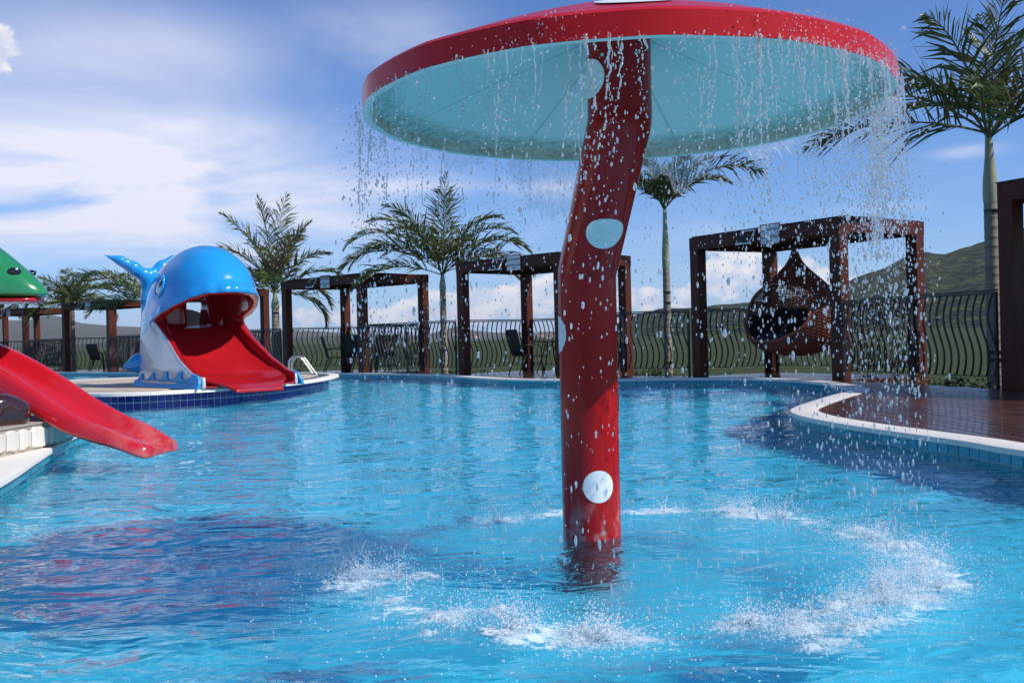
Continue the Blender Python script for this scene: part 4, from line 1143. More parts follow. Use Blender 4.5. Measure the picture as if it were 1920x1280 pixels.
def net_obj(name, pos, F_, m, parent, attrs=None):
    me = bpy.data.meshes.new(name); me.from_pydata(pos.tolist(), [], F_.tolist()); me.polygons.foreach_set('use_smooth', [True]*len(me.polygons)); me.materials.append(m)
    for k, v in (attrs or {}).items(): a = me.attributes.new(k, 'FLOAT', 'POINT'); a.data.foreach_set('value', v.astype(np.float32))
    o = bpy.data.objects.new(name, me); COL.objects.link(o); o.parent = parent; return o


def smin(a, b, k): h_ = np.clip(.5+.5*(b-a)/k, 0, 1); return b*(1-h_)+a*h_-k*h_*(1-h_)
def smax(a, b, k): return -smin(-a, -b, k)
def ell(x, y, z, c, r, p=2):
    q = (np.abs((x-c[0])/r[0])**p+np.abs((y-c[1])/r[1])**p+np.abs((z-c[2])/r[2])**p)**(1/p); return (q-1)*min(r)
def ell2(x, y, z, c, r, a=2.9):
    q = ((np.abs((x-c[0])/r[0])**a+np.abs((y-c[1])/r[1])**a)**(2/a)+np.abs((z-c[2])/r[2])**2)**.5; return (q-1)*min(r)
def caps(x, y, z, pts, rad):
    d = None
    for i in range(len(pts)-1):
        a = np.array(pts[i], float); b = np.array(pts[i+1], float); ab = b-a; L2 = (ab**2).sum()
        t_ = np.clip(((x-a[0])*ab[0]+(y-a[1])*ab[1]+(z-a[2])*ab[2])/L2, 0, 1)
        q = np.sqrt((x-a[0]-t_*ab[0])**2+(y-a[1]-t_*ab[1])**2+(z-a[2]-t_*ab[2])**2)-(rad[i]*(1-t_)+rad[i+1]*t_)
        d = q if d is None else smin(d, q, .05)
    return d


# ------------------------------------------------------------------ whale slide   (x forward, y to its right = image left, z up from the island)
WO = (-3.90, 15.12); WF = Vector((.67, -.742)); WS = (-.742*.92, -.67*.92); 
whale = empty('whale_slide', (WO[0], WO[1], IZ), rz=0, label='open mouthed blue and white whale slide with red tongue on the round island', cat='slide')
def WM(p): return np.stack([p[:, 0]*WF.x+p[:, 1]*WS[0], p[:, 0]*WF.y+p[:, 1]*WS[1], p[:, 2]], 1)
fx_ = [-3.2, -2.6, -2.3, -1.95, -1.5, -1.0, -.55, -.2, .05]; fz_ = [1.02, 1.02, .96, .74, .42, .18, .085, .055, -.01]
def floor_z(x): return np.interp(x, fx_, fz_)
def jaw_z(x): return np.interp(x, [-2.3, -1.95, -1.6, -1.0, -.5, -.2], [1.25, 1.06, .82, .46, .25, .19])
def lip_z(x): return np.interp(x, [-2.2, -2.05, -1.72, -1.38, -1.08, -.86, -.4], [1.02, 1.06, 1.16, 1.27, 1.37, 1.44, 1.48])
LIPS = [(-2.05, .80, 1.09), (-1.72, .79, 1.19), (-1.38, .70, 1.30), (-1.08, .55, 1.40), (-.86, .36, 1.47), (-.74, .18, 1.51), (-.71, 0, 1.52)]
LIPS = LIPS+[(a, -b, c) for a, b, c in LIPS[-2::-1]]
def outer_sd(x, y, z):
    head = ell2(x, y, z, (-1.80, 0, 1.40), (1.08, .80, .92), 2.2)
    rear = ell(x, y, z, (-2.22, 0, .60), (.90, .84, 1.28), 2.5)
    b = smin(head, rear, .28)
    w_ = np.interp(x, [-3.1, -2.2, -1.2, -.5, -.1], [.78, .86, .90, .90, .86]); w_ = w_+.05*np.clip(.35-z, 0, 1)-.10*np.clip(z-.3, 0, 1)
    jaw = smax(np.abs(y)-w_, z-jaw_z(x), .05); jaw = smax(jaw, x+.20, .05); jaw = smax(jaw, -3.0-x, .3)
    b = smin(b, jaw, .12)
    b = smin(b, caps(x, y, z, LIPS, [.05]+[.085]*(len(LIPS)-2)+[.05]), .10)
    return smax(b, -z-.004, .01)
def cav_sd(x, y, z):
    lz = lip_z(x)
    wedge = np.maximum(np.maximum(z-lz, jaw_z(x)+.0-z), -2.02-x)
    head_in = ell2(x, y, z, (-1.80, 0, 1.36), (.99, .72, .82), 2.2)
    hollow = np.maximum(np.maximum(head_in, -x-2.62), floor_z(x)-.02-z); hollow = np.maximum(hollow, z-1.72)
    w_ = np.interp(x, [-2.2, -1.2, -.2], [.76, .82, .84])-.04-.10*np.clip(z-.3, 0, 1)
    trough = np.maximum(np.maximum(np.abs(y)-w_, floor_z(x)-.02-z), np.maximum(z-1.3, -2.35-x))
    tun = np.maximum(np.maximum(np.abs(y+.27)-.20, floor_z(x)-.02-z), np.maximum(z-1.42, x+1.9))
    low = np.maximum(np.maximum(np.abs(y)-w_, z-floor_z(x)+.06), np.maximum(-x-2.9, -z-1))
    cav = np.minimum(np.minimum(wedge, hollow), np.minimum(trough, tun)); return np.minimum(cav, low)
def whale_sd(x, y, z): return smax(outer_sd(x, y, z), -cav_sd(x, y, z), .025)


pos, Fq = surface_net(whale_sd, (-3.4, -1.05, -.03), (.1, 1.05, 2.5), .027)
pos = smooth_v(pos, Fq, 3, .5)
dep = outer_sd(pos[:, 0], pos[:, 1], pos[:, 2])+cav_sd(pos[:, 0], pos[:, 1], pos[:, 2])
mwh = bpy.data.materials.new('whale_fibreglass_paint'); mwh.use_nodes = True; t = mwh.node_tree; p = t.nodes['Principled BSDF']
at = lambda n_: N(t, 'ShaderNodeAttribute', attribute_name=n_).outputs['Fac']
inn = math_n(t, 'LESS_THAN', at('depth'), .014)
# white belly: below the line from the mouth corner, bounded at the rear
lx, lz = at('lx'), at('lz')
nb_ = N(t, 'ShaderNodeTexNoise', {'Vector': N(t, 'ShaderNodeTexCoord').outputs['Object'], 'Scale': 1.3, 'Detail': 1}).outputs[0]
line = math_n(t, 'SUBTRACT', lz, math_n(t, 'MINIMUM', math_n(t, 'ADD', math_n(t, 'MULTIPLY', math_n(t, 'ADD', lx, 2.05), .42), 1.03), 1.05))
rearl = math_n(t, 'SUBTRACT', math_n(t, 'SUBTRACT', -2.62, math_n(t, 'MULTIPLY', math_n(t, 'SUBTRACT', .75, lz), .30)), lx)
wmask = math_n(t, 'LESS_THAN', math_n(t, 'MAXIMUM', line, rearl), math_n(t, 'MULTIPLY', math_n(t, 'SUBTRACT', nb_, .5), .12))
nzp = N(t, 'ShaderNodeTexNoise', {'Vector': N(t, 'ShaderNodeTexCoord').outputs['Object'], 'Scale': 3, 'Detail': 5}).outputs[0]
blue = mixc(t, nzp, (.010, .27, .66), (.02, .33, .74)); 
c_ = mixc(t, wmask, blue, (.62, .62, .64)); c_ = mixc(t, inn, c_, (.36, .008, .012))
t.links.new(c_, p.inputs['Base Color']); p.inputs['Roughness'].default_value = .14; p.inputs['Coat Weight'].default_value = .7; p.inputs['Coat Roughness'].default_value = .03
t.links.new(N(t, 'ShaderNodeBump', {'Height': nzp, 'Strength': .12, 'Distance': .04}).outputs[0], p.inputs['Normal'])
Fw = Fq[:, ::-1]
net_obj('body', WM(pos), Fw, mwh, whale, {'depth': dep, 'lx': pos[:, 0], 'lz': pos[:, 2]})
# red tongue that is the slide
M_tong = mat('red_slide_fibreglass', (.42, .010, .016), .2, coat=.5, vary=(2.5, .25, 5), bump=(4, .06, 3))
mb = MB(); rows = []; rows2 = []
xs_t = np.concatenate([np.linspace(-2.9, -.3, 40), np.linspace(-.25, .06, 8)])
for x_ in xs_t:
    w_ = float(np.interp(x_, [-2.9, -2.3, -1.9, -1.2, -.48, -.30, -.05, .06], [.56, .60, .72, .79, .80, .70, .47, .43])); lift = float(np.interp(x_, [-2.4, -1.9, -1.0, -.4, 0], [.04, .16, .17, .08, .0])); r0 = []; r1 = []
    for t_ in np.linspace(-1, 1, 25):
        zf = float(floor_z(x_))+lift*abs(t_)**3.5-.02; zc = zf+.015
        if x_ > -.2: zc += .012*math.cos((x_+.2)/.26*3.1)
        r0.append((x_, w_*t_, zc)); r1.append((x_, w_*t_, zc-.05))
    rows.append(r0); rows2.append(r1)
prof2 = [r0+r1[::-1] for r0, r1 in zip(rows, rows2)]
mb.grid(prof2, closed_v=True); o0 = len(mb.v)-50; mb.f.append(tuple(range(o0, o0+50))); mb.f.append(tuple(range(50)))
vv = WM(np.array(mb.v)); mb.v = vv.tolist(); o = mb.build('tongue', M_tong, whale, auto=50, bevel=0)
b_ = o.modifiers.new('bevel', 'BEVEL'); b_.width = .012; b_.segments = 2; b_.limit_method = 'ANGLE'; b_.angle_limit = R(50)
es = MB().grid([[(x_, .52*math.cos(a_)-.30, 1.02+.30*math.sin(a_)) for a_ in np.linspace(0, math.pi, 16)] for x_ in (-3.35, -3.25)]); es.f += [tuple(range(16)), tuple(range(16, 32))]
es.v = WM(np.array(es.v)).tolist(); es.build('entry_hood', M_black, whale)
MB().box((0, 0, 0), (.9, .06, .05)).build('ladder_rung', M_black, whale, loc=(float(WM(np.array([[-3.3, -.3, .5]]))[0, 0]), float(WM(np.array([[-3.3, -.3, .5]]))[0, 1]), .5), rz=math.atan2(WS[1], WS[0]))
# tail
def tail_sd(x, y, z):
    stem = caps(x, y, z, [(-2.70, 0.25, 0.35), (-3.05, 0.36, 0.55), (-3.30, 0.43, 1.00), (-3.32, 0.45, 1.50), (-3.28, 0.45, 1.90)], [.30, .24, .17, .135, .12])
    fl = caps(x, y/1.0, z, [(-3.28, 0.45, 1.84), (-3.29, 0.71, 2.02), (-3.32, 0.97, 2.16), (-3.36, 1.25, 2.25)], [.10, .12, .085, .018])
    fr_ = caps(x, y, z, [(-3.28, 0.45, 1.84), (-3.28, 0.19, 2.06), (-3.29, -0.05, 2.20), (-3.32, -0.36, 2.28)], [.10, .12, .085, .018])
    return smin(stem, smin(fl, fr_, .06), .10)


tp_, tf_ = surface_net(tail_sd, (-3.7, -.6, .0), (-2.4, 1.45, 2.5), .026); tp_ = smooth_v(tp_, tf_, 9); tp_[:, 1] -= .08
M_blue = mat('blue_fibreglass', (.014, .30, .70), .14, coat=.7, vary=(3, .15, 4), bump=(3, .05, 3))
net_obj('tail', WM(tp_), tf_[:, ::-1], M_blue, whale)
def flip_sd(x, y, z): return caps(x, y, z, [(-2.75, .60, .40), (-2.85, .80, .38), (-2.92, .98, .33)], [.20, .16, .06])
fp_, ff_ = surface_net(flip_sd, (-3.4, .4, -.05), (-2.4, 1.4, .8), .03); fp_ = smooth_v(fp_, ff_, 2)
net_obj('flipper', WM(fp_), ff_[:, ::-1], M_blue, whale)
fp2 = fp_.copy(); fp2[:, 1] *= -1; net_obj('flipper', WM(fp2), ff_, M_blue, whale)


def side_y(x, z, sgn=1):
    ys_ = np.linspace(1.3, .2, 400); d = outer_sd(np.full(400, float(x)), ys_*sgn, np.full(400, float(z))); k = np.argmax(d < 0); return (float(ys_[k]) if (d < 0).any() else .84)*sgn


# breaking-wave trim along the foot of each flank
M_wave = mat('light_blue_wave_trim', (.022, .32, .66), .35, spec=.3)
from mathutils.geometry import tessellate_polygon
for sg_ in (1, -1):
    pts = []; n_w = 5; x0, x1 = -2.95, -.19; per = (x1-x0)/n_w
    for k in range(n_w):
        xa = x0+k*per; am = .8+.07*k
        for f, h in ((0, .13), (.14, .13), (.30, .145), (.44, .17), (.56, .21), (.66, .25), (.74, .272), (.80, .265), (.835, .24), (.82, .21), (.82, .175), (.86, .155), (.93, .135)):
            pts.append((xa+f*per, min(h*am, float(jaw_z(xa+f*per))-.01)))
    pts.append((x1, .07*1.2)); base_ = [(x1+(x0-x1)*i/60, -.004) for i in range(61)]
    poly = pts+base_; tri = tessellate_polygon([[Vector((q[0], q[1], 0)) for q in poly]])
    def pr3(q, lift):
        z_ = q[1]; yb = side_y(min(max(q[0], -2.85), -.45), min(max(z_, .04), .2), sg_); return (q[0], yb+sg_*(lift+.05*max(0, 1-z_/.12)), z_)
    n0 = len(poly); vs = [pr3(q, .030) for q in poly]+[pr3(q, -.01) for q in poly]
    mb = MB().add(WM(np.array(vs)).tolist(), [tuple(f_) for f_ in tri]+[tuple(n0+i for i in reversed(f_)) for f_ in tri]+[(i, (i+1) % n0, n0+(i+1) % n0, n0+i) for i in range(n0)])
    mb.build('wave_trim', M_wave, whale)
# eyes
M_eye = mat('eye_white', (.75, .76, .76), .15, coat=.5); M_pup = mat('eye_black', (.006, .006, .008), .08, coat=1)
for sg_ in (1, -1):
    ex, ez = -1.86, 1.62; ey = side_y(ex, ez, sg_)
    def epos(a, b, lift): # a along x, b along z
        yb = side_y(ex+a, ez+b, sg_); return (ex+a, yb+sg_*lift, ez+b)
    def disc(nm, ca, cb, ra, rb, h, m_):
        mb = MB(); rows = []
        for i in range(8):
            q = i/7; rw = []
            for k in range(24):
                an = 2*math.pi*k/24; rw.append(epos(ca+ra*q*math.cos(an), cb+rb*q*math.sin(an), h*math.sqrt(max(0, 1-q*q))+.003))
            rows.append(rw)
        mb.grid(rows, closed_v=True); mb.v = WM(np.array(mb.v)).tolist(); return mb.build(nm, m_, whale, smooth=True)
    eo_ = disc('eye', 0, 0, .135, .14, .035, M_eye); po_ = disc('pupil', .04, .045, .072, .072, .044, M_pup); po_.parent = eo_; go_ = disc('glint', .055, .075, .015, .017, .052, M_eye); go_.parent = eo_
    pts = [epos(.14*math.cos(a_), .150*math.sin(a_), .012) for a_ in np.linspace(0, 2*math.pi, 40)]
    mb = MB().tube(pts, .022, 8); mb.v = WM(np.array(mb.v)).tolist(); mb.build('eye_rim', M_blue, whale, smooth=True)
    pts = [epos(.15*math.cos(a_), .165*math.sin(a_)+.02, .03) for a_ in np.linspace(-.3, math.pi*.75, 24)]
    mb = MB().tube(pts, [.008+.022*math.sin(math.pi*i/23) for i in range(24)], 8); mb.v = WM(np.array(mb.v)).tolist(); mb.build('eyelid', M_blue, whale, smooth=True)

# ------------------------------------------------------------------ red slide under the green head, on its stone plinth
gs = empty('animal_slide', (-4.6, 8.5, DZ), label='long red slide under a green animal head at the left edge', cat='slide')
off = Vector((-4.6, 8.5, DZ))
M_slide = mat('shiny_red_slide', (.50, .010, .018), .17, coat=.7, vary=(3, .2, 4), bump=(3, .05, 3))
P_ = [(-2.88, 8.02, .155), (-2.95, 8.03, .18), (-3.14, 8.06, .265), (-3.38, 8.12, .355), (-3.62, 8.19, .475), (-3.9, 8.26, .65), (-4.2, 8.34, .81), (-4.6, 8.46, .98), (-5.0, 8.54, 1.10), (-5.5, 8.62, 1.17)]
cv = [Vector(q) for q in P_]; fine = []
for i in range(len(cv)-1):
    p0, p1, p2, p3 = cv[max(i-1, 0)], cv[i], cv[i+1], cv[min(i+2, len(cv)-1)]
    for k in range(6):
        t_ = k/6; fine.append(.5*((2*p1)+(p2-p0)*t_+(2*p0-5*p1+4*p2-p3)*t_*t_+(3*p1-p0-3*p2+p3)*t_**3))
fine.append(cv[-1]); rows = []
sect = [(-.325, -.27), (-.345, -.21), (-.335, -.12), (-.315, -.045), (-.285, -.008), (-.25, 0), (-.215, -.015), (-.185, -.06), (-.14, -.115), (-.07, -.145), (0, -.155), (.07, -.145), (.14, -.115), (.185, -.06), (.215, -.015), (.25, 0), (.285, -.008), (.315, -.045), (.335, -.12), (.345, -.21), (.325, -.27), (.2, -.25), (0, -.24), (-.2, -.25)]
dsum = 0
for i, q in enumerate(fine):
    T = (fine[max(i-1, 0)]-fine[min(i+1, len(fine)-1)]).normalized()   # towards the tip
    S = Vector((-T.y, T.x, 0)).normalized(); U_ = S.cross(T)*-1
    if U_.z < 0: U_ = -U_
    if i: dsum += (fine[i]-fine[i-1]).length
    g = min(1, (dsum+.015)/.22)**.5; hs = .42+.58*min(1, dsum/1.9); rw = []
    for l, h in sect:
        wl = l*(.80+.20*g); hh = h*hs if h < -.16 else h*(.55+.45*min(1, dsum/.8))
        back = Vector((0, 0, 0)); rw.append(q-off+S*(-wl)+Vector((0, 0, 1))*(hh-.02*(1-g)))
    rows.append(rw)
mb = MB().grid(rows, closed_v=True)
c0 = sum((Vector(v_) for v_ in rows[0]), Vector())/len(rows[0]); T0 = Vector((1, -.02, -.05))
tipr = [[c0.lerp(Vector(v_), s_)+T0*dx for v_ in rows[0]] for s_, dx in ((.93, .022), (.78, .036), (.5, .04))]
for j, tr_ in enumerate(tipr):
    pass
mb.grid([rows[0]]+tipr, closed_v=True); o0 = len(mb.v)-len(sect); mb.f.append(tuple(range(o0, o0+len(sect))))
o = mb.build('slide', M_slide, gs, auto=80)
bm = bmesh.new(); bm.from_mesh(o.data); bmesh.ops.remove_doubles(bm, verts=bm.verts, dist=.0005); bmesh.ops.recalc_face_normals(bm, faces=bm.faces); bm.to_mesh(o.data); bm.free()
ss = o.modifiers.new('smooth', 'SUBSURF'); ss.levels = ss.render_levels = 1
t_ = M_slide.node_tree; pp_ = t_.nodes['Principled BSDF']; oc_ = N(t_, 'ShaderNodeTexCoord').outputs['Object']; xx_ = N(t_, 'ShaderNodeSeparateXYZ', {0: oc_}).outputs[0]
fd_ = N(t_, 'ShaderNodeTexNoise', {'Vector': oc_, 'Scale': 9, 'Detail': 6}).outputs[0]; lk_ = pp_.inputs['Base Color'].links[0].from_socket
t_.links.new(mixc(t_, math_n(t_, 'MULTIPLY', math_n(t_, 'MULTIPLY', sstep(t_, xx_, 1.0, 1.85), sstep(t_, fd_, .3, .65)), .36), lk_, (.62, .30, .27)), pp_.inputs['Base Color'])
M_green = mat('green_fibreglass', (.02, .21, .075), .2, coat=.6, vary=(3, .25, 4), bump=(3, .08, 3))
rows = []; red = []
for x_, h_, w_ in [(-3.93, .015, .03), (-3.96, .06, .08), (-4.02, .13, .14), (-4.12, .215, .2), (-4.3, .37, .28), (-4.6, .58, .38), (-5.0, .80, .46), (-5.5, .95, .50), (-6.0, .98, .5), (-6.4, .85, .46), (-6.7, .5, .3)]:
    f = (-3.93-x_); cy = 8.36+f*.14; zb = 1.385+.012*f; rw = []
    for k in range(24):
        an = 2*math.pi*k/24; cc, s_ = math.cos(an), math.sin(an)
        rw.append(Vector((x_, cy+w_*cc*abs(cc)**-.15 if cc else cy, zb+(h_*s_ if s_ > 0 else .035*s_*min(1, h_/.1))))-off)
    rows.append(rw)
mb = MB().grid(rows, closed_v=True); mb.f.append(tuple(range(24))); L_ = len(mb.v); mb.f.append(tuple(range(L_-24, L_)))
o = mb.build('head', M_green, gs, smooth=True); ss = o.modifiers.new('smooth', 'SUBSURF'); ss.levels = ss.render_levels = 1
rows = []
for x_, w_ in [(-4.0, .10), (-4.12, .17), (-4.3, .25), (-4.6, .34), (-5.0, .42), (-5.5, .46), (-6.0, .46)]:
    f = (-3.93-x_); cy = 8.36+f*.14; zb = 1.345+.012*f
    rows.append([Vector((x_, cy+w_*math.cos(2*math.pi*k/16), zb+.028*math.sin(2*math.pi*k/16)-.012))-off for k in range(16)])
mb = MB().grid(rows, closed_v=True); mb.f.append(tuple(range(16))); L_ = len(mb.v); mb.f.append(tuple(range(L_-16, L_))); mb.build('palate', M_slide, gs, smooth=True)
for sg_ in (-1, 1):
    e_ = Vector((-4.14, 8.39+sg_*.150, 1.575))-off; nrm_ = Vector((.45, sg_*.8, .45)).normalized()
    mb = MB().lathe([(0, .022), (.03, .019), (.048, .008), (.055, -.01), (.05, -.03)], 20); ob = mb.build('eye', M_pup, gs, smooth=True, loc=tuple(e_)); ob.rotation_euler = nrm_.to_track_quat('Z', 'Y').to_euler()
    ob.scale = (1, .62, 1)
    mb = MB().lathe([(0, .004), (.010, 0)], 10); ob = mb.build('glint', M_eye, gs, smooth=True, loc=tuple(e_+nrm_*.022+Vector((.02, 0, .005)))); ob.rotation_euler = nrm_.to_track_quat('Z', 'Y').to_euler()
# dark brown moulded rock under the slide
M_rock = mat('glossy_brown_moulded_rock', (.035, .012, .010), .14, coat=.8, bump=(3, .9, 4), vary=(3, .8, 4))
def rock_sd(x, y, z):
    d = ell(x, y, z, (-4.40, 7.62, .43), (.62, .24, .17), 2.8); d = smin(d, ell(x, y, z, (-5.6, 8.2, .42), (.75, .75, .5), 2.6), .2)
    d = smin(d, ell(x, y, z, (-6.4, 8.6, 1.0), (.7, .8, 1.3), 2.4), .2)
    return d+.035*np.sin(6*x+3*z)*np.sin(7*z+2*y)+.02*np.sin(13*x+9*y)*np.sin(12*z)
rp_, rf_ = surface_net(rock_sd, (-7.3, 7.2, .2), (-3.6, 9.6, 2.5), .05); rp_ = smooth_v(rp_, rf_, 1); net_obj('moulded_rock', rp_-np.array([off.x, off.y, off.z]), rf_, M_rock, gs)
# plinth
PL = [(-3.86, 6.0), (-3.80, 6.7), (-3.775, 7.3), (-3.765, 7.9), (-3.80, 8.35), (-3.93, 8.85), (-4.2, 9.3), (-4.7, 9.65), (-5.6, 9.85), (-6.8, 9.7), (-7.6, 8.8), (-7.7, 7.2), (-7.5, 5.9), (-5.5, 5.6)]
plh = .325-DZ
plinth = empty('stone_plinth', (-5.6, 7.8, DZ), label='low round plinth clad in pale irregular stones under the red slide', cat='plinth')
pls = smooth_poly(PL, .06); core = MB().prism([(q.x+5.6, q.y-7.8) for q in offset(pls, -.012)], 0, plh).build('mortar_core', mat('sand_mortar', (.36, .31, .25), .9, vary=(20, .5, 5), bump=(60, .5, 5)), plinth)
M_cream = mat('cream_cladding_stone', (.66, .62, .55), .55, vary=(5, .35, 6), bump=(25, .35, 5), objvar=.25)
i = 0; n_ = len(pls)
while i < n_-3:
    e = min(n_, i+random.choice([3, 4, 5, 6, 2])); m_ = e-i; nseg_ = m_
    bj = [random.uniform(.012, .035) for _ in range(m_+1)]; tj = [random.uniform(.010, .03) for _ in range(m_+1)]; mb = MB(); rows = []
    for k in range(m_+1):
        f = k/m_; ff = .08+.84*f; q = pls[i].lerp(pls[min(e, n_-1)], ff) if m_ < 3 else pls[min(i+k, n_-1)].lerp(pls[min(i+m_//2, n_-1)], .07)
        tn = (pls[(i+k+1) % n_]-pls[(i+k-1) % n_]).normalized(); nn = Vector((tn.y, -tn.x)); nn = nn if nn.dot(q-Vector((-5.6, 7.8))) > 0 else -nn
        ed = .012 if k in (0, m_) else 0
        z0_, z1_ = bj[k]+ed*1.2, plh-tj[k]-ed*1.2
        base_ = q+nn*-.012; out_ = q+nn*(.010-.006*(k in (0, m_)))
        rows.append([(base_.x+5.6, base_.y-7.8, z0_), (out_.x+5.6, out_.y-7.8, z0_+.012), (out_.x+5.6, out_.y-7.8, z1_-.012), (base_.x+5.6, base_.y-7.8, z1_)])
    mb.grid(rows); mb.f.append((0, 1, 2, 3)); L_ = len(mb.v); mb.f.append((L_-4, L_-3, L_-2, L_-1))
    mb.build('stone', M_cream, plinth); i = e
MB().prism([(q.x+5.6, q.y-7.8) for q in offset(pls, -.0)], plh, plh+.012).build('top_slab', MATS['sand_mortar'], plinth)
# pale paving between plinth and pool
wk = ngon_sheet('pool_edge_paving', [(q.x, q.y) for q in [Vector(v_) for v_ in [(-3.25, 5.9), (-3.6, 7.15), (-3.92, 8.2), (-4.17, 9.06), (-4.4, 9.95), (-5.6, 10.65), (-8, 11.2), (-8.4, 9), (-8.2, 5), (-8, -4), (-2.6, -4), (-2.5, 0), (-2.6, 2.4), (-2.85, 4.4)]]], DZ+.0015, mat('pale_paving', (.70, .65, .57), .65, vary=(6, .2, 5), bump=(30, .2, 4)))
# ------------------------------------------------------------------ falling water, splashes and foam
mwd = bpy.data.materials.new('falling_water'); mwd.use_nodes = True; t = mwd.node_tree; p = t.nodes['Principled BSDF']
p.inputs['Base Color'].default_value = (1, 1, 1, 1); p.inputs['Roughness'].default_value = .06; p.inputs['IOR'].default_value = 1.333; p.inputs['Transmission Weight'].default_value = 1
dd_ = N(t, 'ShaderNodeBsdfDiffuse', {'Color': (.95, .97, 1, 1)}); tt_ = N(t, 'ShaderNodeBsdfTranslucent', {'Color': (.95, .97, 1, 1)}); a2 = N(t, 'ShaderNodeMixShader', {0: .5, 1: dd_.outputs[0], 2: tt_.outputs[0]})
mx_ = N(t, 'ShaderNodeMixShader', {0: .24, 1: p.outputs[0], 2: a2.outputs[0]}); t.links.new(mx_.outputs[0], t.nodes['Material Output'].inputs[0])
msh = bpy.data.materials.new('water_film'); msh.use_nodes = True; t = msh.node_tree; p = t.nodes['Principled BSDF']
p.inputs['Base Color'].default_value = (.9, .94, 1, 1); p.inputs['Roughness'].default_value = .15
oc = N(t, 'ShaderNodeTexCoord').outputs['Object']; fz = N(t, 'ShaderNodeTexNoise', {'Vector': N(t, 'ShaderNodeMapping', {0: oc, 'Scale': (1, 1, .5)}).outputs[0], 'Scale': 60, 'Detail': 6, 'Roughness': .75}).outputs[0]
t.links.new(N(t, 'ShaderNodeBump', {'Height': fz, 'Strength': .6, 'Distance': .01}).outputs[0], p.inputs['Normal'])
tl_ = N(t, 'ShaderNodeBsdfTranslucent', {'Color': (.9, .94, 1, 1)}); tr_ = N(t, 'ShaderNodeBsdfTransparent'); m1_ = N(t, 'ShaderNodeMixShader', {0: .5, 1: p.outputs[0], 2: tl_.outputs[0]})
m2_ = N(t, 'ShaderNodeMixShader', {0: math_n(t, 'ADD', .16, math_n(t, 'MULTIPLY', sstep(t, fz, .42, .68), .42)), 1: tr_.outputs[0], 2: m1_.outputs[0]}); t.links.new(m2_.outputs[0], t.nodes['Material Output'].inputs[0])
mfo = bpy.data.materials.new('white_water_foam'); mfo.use_nodes = True; t = mfo.node_tree; p = t.nodes['Principled BSDF']
p.inputs['Base Color'].default_value = (.86, .92, .95, 1); p.inputs['Roughness'].default_value = .2; p.inputs['Transmission Weight'].default_value = .0; p.inputs['IOR'].default_value = 1.333
tt_ = N(t, 'ShaderNodeBsdfTranslucent', {'Color': (.9, .95, 1, 1)}); mx_ = N(t, 'ShaderNodeMixShader', {0: .45, 1: p.outputs[0], 2: tt_.outputs[0]}); t.links.new(mx_.outputs[0], t.nodes['Material Output'].inputs[0])


def ico(sub):
    bm = bmesh.new(); bmesh.ops.create_icosphere(bm, subdivisions=sub, radius=1); v = np.array([q.co[:] for q in bm.verts]); bm.verts.index_update(); f = np.array([[w_.index for w_ in q.verts] for q in bm.faces]); bm.free(); return v, f


def blobs(name, C_, S_, sub, m, label, cat, wob=0.0):
    """one mesh of many small drops: C_ centres, S_ half sizes (n,3)"""
    v, f = ico(sub); n_ = len(C_); V_ = v[None]*S_[:, None, :]
    if wob: V_ = V_*(1+wob*rng.normal(size=(n_, len(v), 1)))
    V_ = (V_+C_[:, None, :]).reshape(-1, 3); F_ = (f[None]+(np.arange(n_)*len(v))[:, None, None]).reshape(-1, 3).astype(np.int32)
    me = bpy.data.meshes.new(name); me.vertices.add(len(V_)); me.vertices.foreach_set('co', V_.ravel()); me.loops.add(F_.size); me.loops.foreach_set('vertex_index', F_.ravel())
    me.polygons.add(len(F_)); me.polygons.foreach_set('loop_start', np.arange(0, F_.size, 3, dtype=np.int32)); me.polygons.foreach_set('loop_total', np.full(len(F_), 3, np.int32)); me.polygons.foreach_set('use_smooth', np.ones(len(F_), bool))
    me.update(); me.materials.append(m); o = bpy.data.objects.new(name, me); COL.objects.link(o); tag(o, label, cat, kind='stuff'); print(name, n_, len(F_)); return o


def ring_pt(a, r): return CX+r*math.cos(a), CY+r*math.sin(a)


C_ = []; S_ = []
